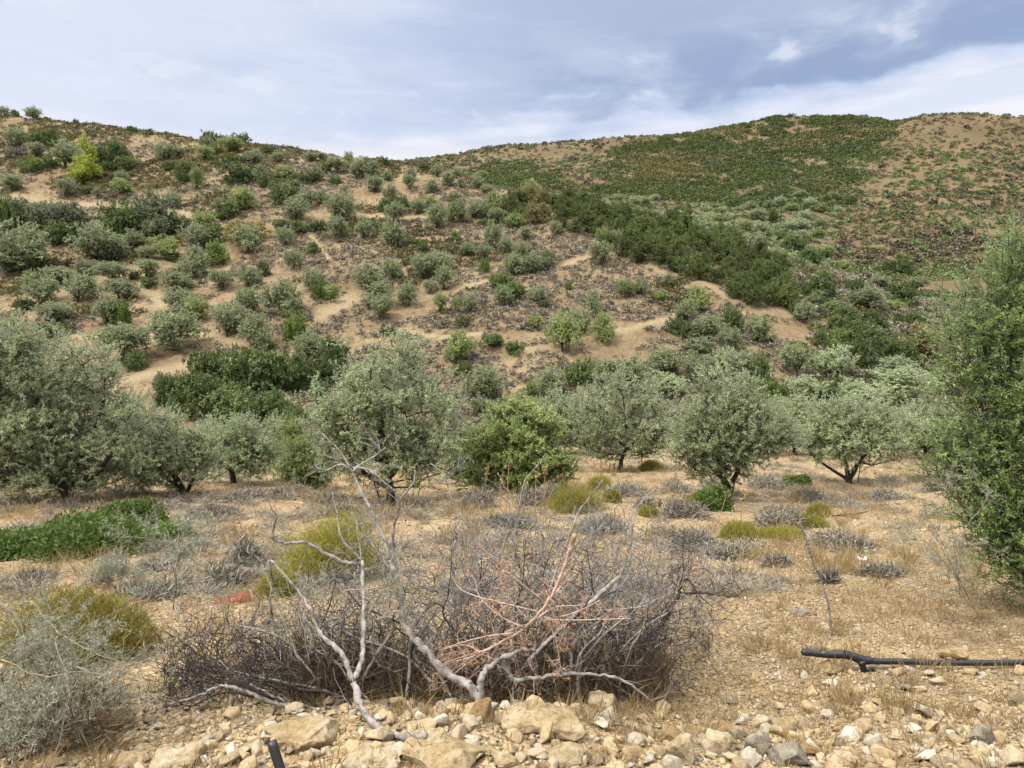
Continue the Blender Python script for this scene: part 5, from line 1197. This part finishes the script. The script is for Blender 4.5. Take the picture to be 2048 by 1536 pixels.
LV, LF = leaves(pl_, r.normal(size=(n, 3)) * .8 + np.array([.4, 0, .35]), .17 * r.uniform(.5, 1.3, n), .006 * np.ones(n), r)
o = mk('dead_grass', LV, LF, M['deadgrass'], attrs={'rnd': ('FACE', r.random(n) ** 1.6)}); tag(o, 'brown dead grass and litter under the lower left thorn bush', 'dead grass', kind='stuff')
thornbush('thorn_bush', 'thin grey-green thorn sprays rising before bright green ground shrub', (345, 1220), [([(345, 1220), (350, 1150), (355, 1110), (340, 1075), (320, 1068)], 3.6, 3.5), ([(350, 1150), (365, 1085), (372, 1045)], 3.6, 3.5), ([(352, 1130), (390, 1075), (425, 1070)], 3.6, 3.5), ([(345, 1090), (290, 1078), (240, 1074)], 3.6, 3.5), ([(300, 1200), (275, 1160), (262, 1130)], 3.6, 3.6)], 32, per=7, Y0=3.6)
thornbush('thorn_bush', 'grey-green thorny shoots threading left half of dead shrub', (720, 1330), [([(600, 1330), (560, 1220), (530, 1150), (510, 1130)], 3.2, 3.3), ([(620, 1330), (600, 1230), (575, 1170), (570, 1110)], 3.25, 3.3), ([(730, 1240), (760, 1190), (790, 1160), (820, 1130)], 3.2, 3.3), ([(715, 1270), (770, 1175), (850, 1090)], 3.25, 3.2),
   ([(840, 1275), (855, 1220), (870, 1180), (885, 1140)], 3.3, 3.3), ([(690, 1180), (760, 1175), (800, 1172)], 3.2, 3.2), ([(800, 1250), (840, 1190), (900, 1180)], 3.3, 3.25), ([(650, 1240), (640, 1190), (600, 1160)], 3.2, 3.2), ([(760, 1240), (790, 1200), (800, 1130)], 3.2, 3.3), ([(450, 1240), (440, 1200), (460, 1170)], 3.4, 3.4)], 33, per=5, Y0=3.3, leafn=3)
thornbush('thorn_bush', 'pale grey thorny bush in front of right-edge wild olive', (1910, 1190), [([(1930, 1200), (1900, 1120), (1870, 1060), (1850, 1020)], 5.0, 4.9), ([(1920, 1190), (1910, 1110), (1900, 1040), (1880, 1000)], 5.0, 4.9), ([(1915, 1160), (1930, 1060), (1960, 1020), (1975, 995)], 4.9, 4.8), ([(1940, 1200), (1870, 1100), (1820, 1070)], 5.0, 4.9), ([(1900, 1130), (1930, 1100), (1960, 1085)], 4.9, 4.8), ([(1930, 1170), (1850, 1080), (1800, 1062)], 5.0, 5.1), ([(1880, 1060), (1890, 980), (1910, 945)], 4.9, 4.9), ([(1950, 1220), (1900, 1160), (1860, 1110)], 4.9, 4.9), ([(1935, 1190), (1880, 1090), (1840, 1040)], 5.0, 5.0)], 34, per=6, Y0=5.0, tw=(.06, .2))
thornbush('thorn_bush', 'small grey-green bush on bare soil behind left spurge mound', (225, 1172), [([(225, 1172), (200, 1155), (180, 1148)], 6.6, 6.6), ([(225, 1172), (215, 1150), (212, 1135)], 6.6, 6.6), ([(228, 1172), (240, 1150), (250, 1140)], 6.6, 6.6), ([(230, 1172), (255, 1158), (275, 1150)], 6.6, 6.6), ([(225, 1172), (228, 1148), (232, 1132)], 6.6, 6.7)], 35, per=12, tw=(.06, .2))

# ------------------------------------------------------------------ hose, pipe end, stakes, stalks, litter
hb = hit(1830, 1335)
def hpt(u, v, lift=.035):
    q = hit(u, v + 12); return np.array([q[0], q[1], q[2] + lift])
hose = empty('irrigation_hose', hb, 'thick black irrigation hose with a taped tee lying across stones at lower right', 'hose')
Yh = hb[1]
def hp(pts, Ys): return np.array([at(u, v, Ys) for u, v in pts])
P = smooth_path(hp([(1640, 1307), (1700, 1312), (1745, 1322), (1800, 1323), (1880, 1326), (1960, 1326), (2060, 1325), (2200, 1322), (2420, 1322), (2900, 1320), (3500, 1316)], Yh), 6)
V, Fc = tube(P - hb, np.full(len(P), .0165) + .0008 * rng.normal(size=len(P)), 14); mk('pipe', V, Fc, M['pipe'], hose, smooth=True)
P = smooth_path(hp([(1609, 1305), (1613, 1305), (1650, 1309), (1690, 1309)], Yh), 5); V, Fc = tube(P - hb, np.interp(np.linspace(0, 1, len(P)), [0, .08, .5, 1], [.023, .021, .017, .023]), 14); mk('flattened_end', V, Fc, M['pipe'], hose, smooth=True)
P = smooth_path(hp([(1688, 1309), (1705, 1313), (1725, 1320), (1745, 1321)], Yh), 5); V, Fc = tube(P - hb, np.interp(np.linspace(0, 1, len(P)), [0, .3, .6, 1], [.024, .021, .026, .018]) + .0015 * rng.normal(size=len(P)), 14); mk('tee_joint', V, Fc, M['pipe'], hose, smooth=True)
P = smooth_path(hp([(1722, 1322), (1726, 1335), (1727, 1350)], Yh - .02), 5); V, Fc = tube(P - hb, np.linspace(.022, .012, len(P)), 12); mk('tee_outlet', V, Fc, M['pipe'], hose, smooth=True)
P = smooth_path(hp([(1733, 1340), (1742, 1337), (1750, 1344), (1753, 1356)], Yh - .03), 5); V, Fc = tube(P - hb, np.linspace(.010, .008, len(P)), 10); mk('rubber_strip', V, Fc, M['pipe'], hose, smooth=True)

pe = at(560, 1545, 2.40)
P = smooth_path(np.array([at(575, 1580, 2.38), at(558, 1530, 2.40), (at(543, 1482, 2.42))]), 4)
o = mk('pipe_end', *[a for a in tube(P - pe, np.full(len(P), .0165), 16)], M['pipe'], smooth=True); o.location = pe; tag(o, 'short black pipe end poking up among pale stones at bottom edge', 'pipe')

def hose_line(name, pts, label, rad):
    rad *= .6; Q = []
    for u, v in pts:
        q = hit(u, v); q[2] += rad; Q.append(q)
    b = Q[0].copy(); P = smooth_path(np.array(Q), 6)
    o = mk(name, *tube(P - b, np.full(len(P), rad), 8), M['pipe'], smooth=True); o.location = b; tag(o, label, 'hose')
hose_line('irrigation_hose', [(1530, 1032), (1600, 1036), (1660, 1034), (1720, 1028), (1790, 1020), (1870, 1010)], 'thin dark hose crossing bare soil behind yellow-green tuft on right', .022)
def stake(u0, v0, u1, v1, label, rad=.016):
    b = hit(u0, v0); t = at(u1, v1, b[1] + .05) - b
    P = np.array([np.array([0, 0, -.1]), t * .5 + np.array([.004, 0, 0]), t])
    o = mk('support_stake', *tube(smooth_path(P, 4), np.full(9, rad), 7), M['stake'], smooth=True); o.location = b; tag(o, label, 'stake')
stake(765, 1013, 742, 950, 'dark slanting stake left of central olive trunk')
stake(1458, 1005, 1474, 945, 'dark leaning stake by the forked foot of tall-crowned olive')
stake(1715, 966, 1722, 920, 'thin dark stake right of spreading low olive', .012)
stake(1122, 962, 1122, 925, 'short dark post behind dense green shrub, right side', .02)

def stalk(name, pts, Y, label, cat, mat, r0, head=None, grp=None):
    b = hit(*pts[0]) if Y is None else at(*pts[0], Y); Y = b[1]
    P = smooth_path(np.array([at(u, v, Y) for u, v in pts]), 5); P[0][2] -= .03
    root = empty(name, b, label, cat, grp)
    mk('stem', *tube(P - b, np.linspace(r0, r0 * .6, len(P)), 7), M[mat], root, smooth=True)
    if head:
        n, L_, m_, rr_ = head; r = np.random.default_rng(int(pts[0][0]))
        t = r.uniform(1 - L_, 1, n); i = t * (len(P) - 1); j = np.clip(i.astype(int), 0, len(P) - 2); p = P[j] + (P[j + 1] - P[j]) * (i - j)[:, None]
        V, Fc = leaves(p - b, r.normal(size=(n, 3)) + np.array([0, 0, .8]), rr_ * r.uniform(.6, 1.3, n), rr_ * .5 * np.ones(n), r)
        mk('seed_head', V, Fc, M[m_], root, attrs={'rnd': ('FACE', r.random(n))})
stalk('squill_stalk', [(1664, 1272), (1658, 1215), (1645, 1170), (1625, 1120), (1612, 1080), (1602, 1052)], None, 'tall leaning dry flower stalk with pale tip standing on gravel at right', 'plant', 'twig', .0062, (220, .55, 'thyme', .018))
stalk('squill_stalk', [(592, 995), (591, 970), (588, 938)], None, 'pale upright dry squill stalk left of central olive', 'plant', 'greywood', .016, (90, .5, 'saltbush', .04))
for i, (pts, lab) in enumerate([
 ([(1012, 1040), (1014, 990), (1018, 935), (1022, 925)], 'tallest dry grass stalk in front of dense green shrub'), ([(970, 1010), (972, 960), (975, 935)], 'dry grass stalk left of tallest one, before dense shrub'),
 ([(1070, 1020), (1072, 960), (1078, 950)], 'straight dry grass stalk left of yellow-green spurge'), ([(1080, 1030), (1095, 975), (1125, 950)], 'dry grass stalk bending right over yellow-green spurge'),
 ([(1002, 1040), (1002, 985), (1006, 945)], 'dry grass stalk just left of tallest one, slightly shorter'), ([(1088, 1010), (1090, 955), (1092, 935)], 'thin dry grass stalk behind the bending one'),
 ([(1316, 1060), (1318, 1020), (1320, 1000)], 'lone dry grass stalk right of small yellow tuft'), ([(1430, 1060), (1450, 1000), (1455, 985)], 'dry grass stalk before green shoots of forked olive'), ([(1485, 1070), (1482, 1010), (1490, 985)], 'dry grass stalk right of green olive shoots')]):
    stalk('grass_stalk', pts, None, lab, 'grass stalk', 'cutwood', .006, (50, .4, 'straw', .05), 'tall dry grass stalks on the terrace')

# terracotta tile and litter
b = hit(450, 1212)
tl = []
n = 9; Lq = .28; Wq = .17
for thick in (0, .014):
    for iy in range(2):
        for a in range(n):
            w = math.pi * (a / (n - 1)); rq = .085 - thick
            tl.append((math.cos(w) * rq, (iy - .5) * Lq, math.sin(w) * rq * .6))
tl = np.array(tl); fq = []
for a in range(n - 1):
    fq.append((a, a + 1, n + a + 1, n + a)); fq.append((2 * n + a + 1, 2 * n + a, 3 * n + a, 3 * n + a + 1)); fq.append((a + 1, a, 2 * n + a, 2 * n + a + 1)); fq.append((n + a, n + a + 1, 3 * n + a + 1, 3 * n + a))
fq.append((0, n, 3 * n, 2 * n)); fq.append((2 * n - 1, n - 1, 3 * n - 1, 4 * n - 1))
o = mk('roof_tile', tl, np.array(fq), M['brick']); o.location = b + np.array([0.02, .12, -.02]); o.rotation_euler = (.10, .22, -1.15); tag(o, 'broken orange terracotta roof tile half buried among dry tufts', 'roof tile')
b = hit(1725, 1122)
r = np.random.default_rng(3); cr = []
gxy = [(i, j) for i in range(7) for j in range(4)]
Vv = np.array([((i - 3) * .018, (j - 1.5) * .02, .02 * r.random() + (.03 if i in (1, 5) else 0)) for i, j in gxy]); Fq = np.array([(i * 4 + j, (i + 1) * 4 + j, (i + 1) * 4 + j + 1, i * 4 + j + 1) for i in range(6) for j in range(3)])
o = mk('paper_scrap', Vv, Fq, M['white']); o.location = b + np.array([0, 0, .01]); so = o.modifiers.new('thick', 'SOLIDIFY'); so.thickness = .002; tag(o, 'crumpled white litter lying on bare gravel at right', 'litter')

# ------------------------------------------------------------------ sky, light, camera
w = bpy.data.worlds.new('World'); sc.world = w; w.use_nodes = True
nt = w.node_tree; nt.nodes.clear(); L = nt.links.new
SUN_EL, SUN_AZ = math.radians(52), math.radians(-128)       # azimuth clockwise from the view direction (+Y)
sky = N(nt, 'ShaderNodeTexSky'); sky.sky_type = 'NISHITA'; sky.sun_disc = False; sky.sun_elevation = SUN_EL; sky.sun_rotation = SUN_AZ
sky.dust_density = 1.5
tc = N(nt, 'ShaderNodeTexCoord'); sep = N(nt, 'ShaderNodeSeparateXYZ'); L(tc.outputs['Generated'], sep.inputs[0])
def Mth(op, a, b=None, c=None):
    n = N(nt, 'ShaderNodeMath', operation=op)
    for i, s in enumerate((a, b, c)):
        if s is None: continue
        if isinstance(s, (int, float)): n.inputs[i].default_value = s
        else: L(s, n.inputs[i])
    return n.outputs[0]
def sstep(x, a, b):
    n = N(nt, 'ShaderNodeMapRange', interpolation_type='SMOOTHSTEP'); L(x, n.inputs['Value']); n.inputs['From Min'].default_value = a; n.inputs['From Max'].default_value = b; return n.outputs[0]
az = Mth('ARCTAN2', sep.outputs[0], sep.outputs[1]); el = Mth('ARCSINE', sep.outputs[2])
def cnoise(sx, sy, off, d=6.0, rough=.55, dist=0.0):
    cb = N(nt, 'ShaderNodeCombineXYZ'); L(Mth('MULTIPLY', az, sx), cb.inputs[0]); L(Mth('MULTIPLY', el, sy), cb.inputs[1]); cb.inputs[2].default_value = off
    n = N(nt, 'ShaderNodeTexNoise', i_Scale=1.0, i_Detail=d, i_Roughness=rough, i_Distortion=dist); L(cb.outputs[0], n.inputs['Vector']); return n.outputs[0]
def cmix(f, a, b):
    n = N(nt, 'ShaderNodeMix', data_type='RGBA')
    if isinstance(f, float): n.inputs[0].default_value = f
    else: L(f, n.inputs[0])
    for s, i in ((a, 6), (b, 7)):
        if isinstance(s, tuple): n.inputs[i].default_value = (*s, 1)
        else: L(s, n.inputs[i])
    return n.outputs[2]
K = 5.1
def c3(r, g, b): return (r * K, g * K, b * K)
big = cnoise(2.2, 8.0, 1.3, 4.0, .5, .3); streak = cnoise(5, 30, 4.1, 6.0, .55, .3); puff = cnoise(9, 20, 8.7, 5.0, .50, .1); wisp = cnoise(16, 40, 2.2, 7.0, .6, .4)
# even grey-blue veil, paler to the left
veil = cmix(sstep(Mth('ADD', az, Mth('MULTIPLY', Mth('SUBTRACT', big, .5), 1.6)), -.75, .40), c3(.455, .480, .560), c3(.300, .355, .475))
veil = cmix(Mth('MULTIPLY', sstep(streak, .42, .68), .55), veil, c3(.475, .505, .585))
veil = cmix(Mth('MULTIPLY', sstep(wisp, .56, .74), .30), veil, c3(.53, .55, .60))
# dark flat-based deck over the right half
edge_el = Mth('ADD', Mth('ADD', .278, Mth('MULTIPLY', sstep(az, -.2, .62), .040)), Mth('ADD', Mth('MULTIPLY', Mth('SUBTRACT', puff, .5), .075), Mth('MULTIPLY', Mth('SUBTRACT', wisp, .5), .02)))
over = Mth('SUBTRACT', el, edge_el)
side = sstep(Mth('ADD', az, Mth('MULTIPLY', Mth('SUBTRACT', big, .5), .5)), -.22, .34)
deck = Mth('MULTIPLY', sstep(over, -.006, .012), side)
body = cmix(sstep(Mth('ADD', puff, Mth('MULTIPLY', Mth('SUBTRACT', streak, .5), .35)), .40, .66), c3(.190, .240, .355), c3(.300, .347, .445))
body = cmix(sstep(over, .03, .13), body, c3(.262, .308, .415))
sky1 = cmix(deck, veil, body)
# pale heads of cumulus inside and along the deck
heads = Mth('MULTIPLY', Mth('MULTIPLY', sstep(over, -.01, .01), Mth('SUBTRACT', 1.0, sstep(over, .03, .075))), sstep(Mth('ADD', puff, Mth('MULTIPLY', Mth('SUBTRACT', wisp, .5), .5)), .56, .72))
sky1 = cmix(Mth('MULTIPLY', heads, .65), sky1, c3(.50, .52, .58))
# bright band under the cloud, faintly warm near the hills
low = Mth('SUBTRACT', 1.0, sstep(over, -.030, .002))
lowc = cmix(sstep(streak, .40, .62), c3(.470, .490, .560), c3(.560, .555, .590))
lowc = cmix(Mth('MULTIPLY', Mth('SUBTRACT', 1.0, sstep(el, .235, .272)), .5), lowc, c3(.640, .585, .555))
low = Mth('MULTIPLY', low, cmix(sstep(az, -.60, -.10), (.45, .45, .45), (.95, .95, .95)))
sky1 = cmix(low, sky1, lowc)
# overcast brightens toward the unseen zenith, boosted and greyed to light the scene
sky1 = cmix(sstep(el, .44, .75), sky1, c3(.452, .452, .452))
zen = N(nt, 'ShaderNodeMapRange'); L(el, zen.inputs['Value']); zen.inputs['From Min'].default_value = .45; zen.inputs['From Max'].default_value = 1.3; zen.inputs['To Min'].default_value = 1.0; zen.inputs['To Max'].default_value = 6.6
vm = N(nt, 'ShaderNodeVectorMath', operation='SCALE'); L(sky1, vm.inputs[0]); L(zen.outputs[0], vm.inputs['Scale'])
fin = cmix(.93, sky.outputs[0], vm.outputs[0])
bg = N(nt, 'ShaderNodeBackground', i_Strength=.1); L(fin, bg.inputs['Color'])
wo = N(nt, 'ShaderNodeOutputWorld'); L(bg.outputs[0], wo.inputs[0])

sd = bpy.data.lights.new('sun', 'SUN'); sd.energy = 1.5; sd.angle = math.radians(12); sd.color = (1, .95, .86)
so = bpy.data.objects.new('sun', sd); COL.objects.link(so)
dv = Vector((math.sin(SUN_AZ) * math.cos(SUN_EL), math.cos(SUN_AZ) * math.cos(SUN_EL), math.sin(SUN_EL)))
so.rotation_euler = dv.to_track_quat('Z', 'Y').to_euler(); so.location = (0, 0, 80)

cam = bpy.data.cameras.new('camera'); co = bpy.data.objects.new('camera', cam); COL.objects.link(co)
cam.sensor_width = 36; cam.sensor_fit = 'HORIZONTAL'; cam.lens = F_PX / 2048 * 36; cam.clip_start = .05; cam.clip_end = 3000
co.location = (0, 0, 0); co.rotation_euler = (math.pi / 2 - PITCH, 0, 0)
sc.camera = co
sc.view_settings.view_transform = 'Standard'; sc.view_settings.look = 'None'; sc.view_settings.gamma = 1; sc.view_settings.exposure = 1.68
sc.cycles.use_denoising = True
sc.cycles.max_bounces = 8; sc.cycles.diffuse_bounces = 5; sc.cycles.transmission_bounces = 3; sc.cycles.transparent_max_bounces = 4
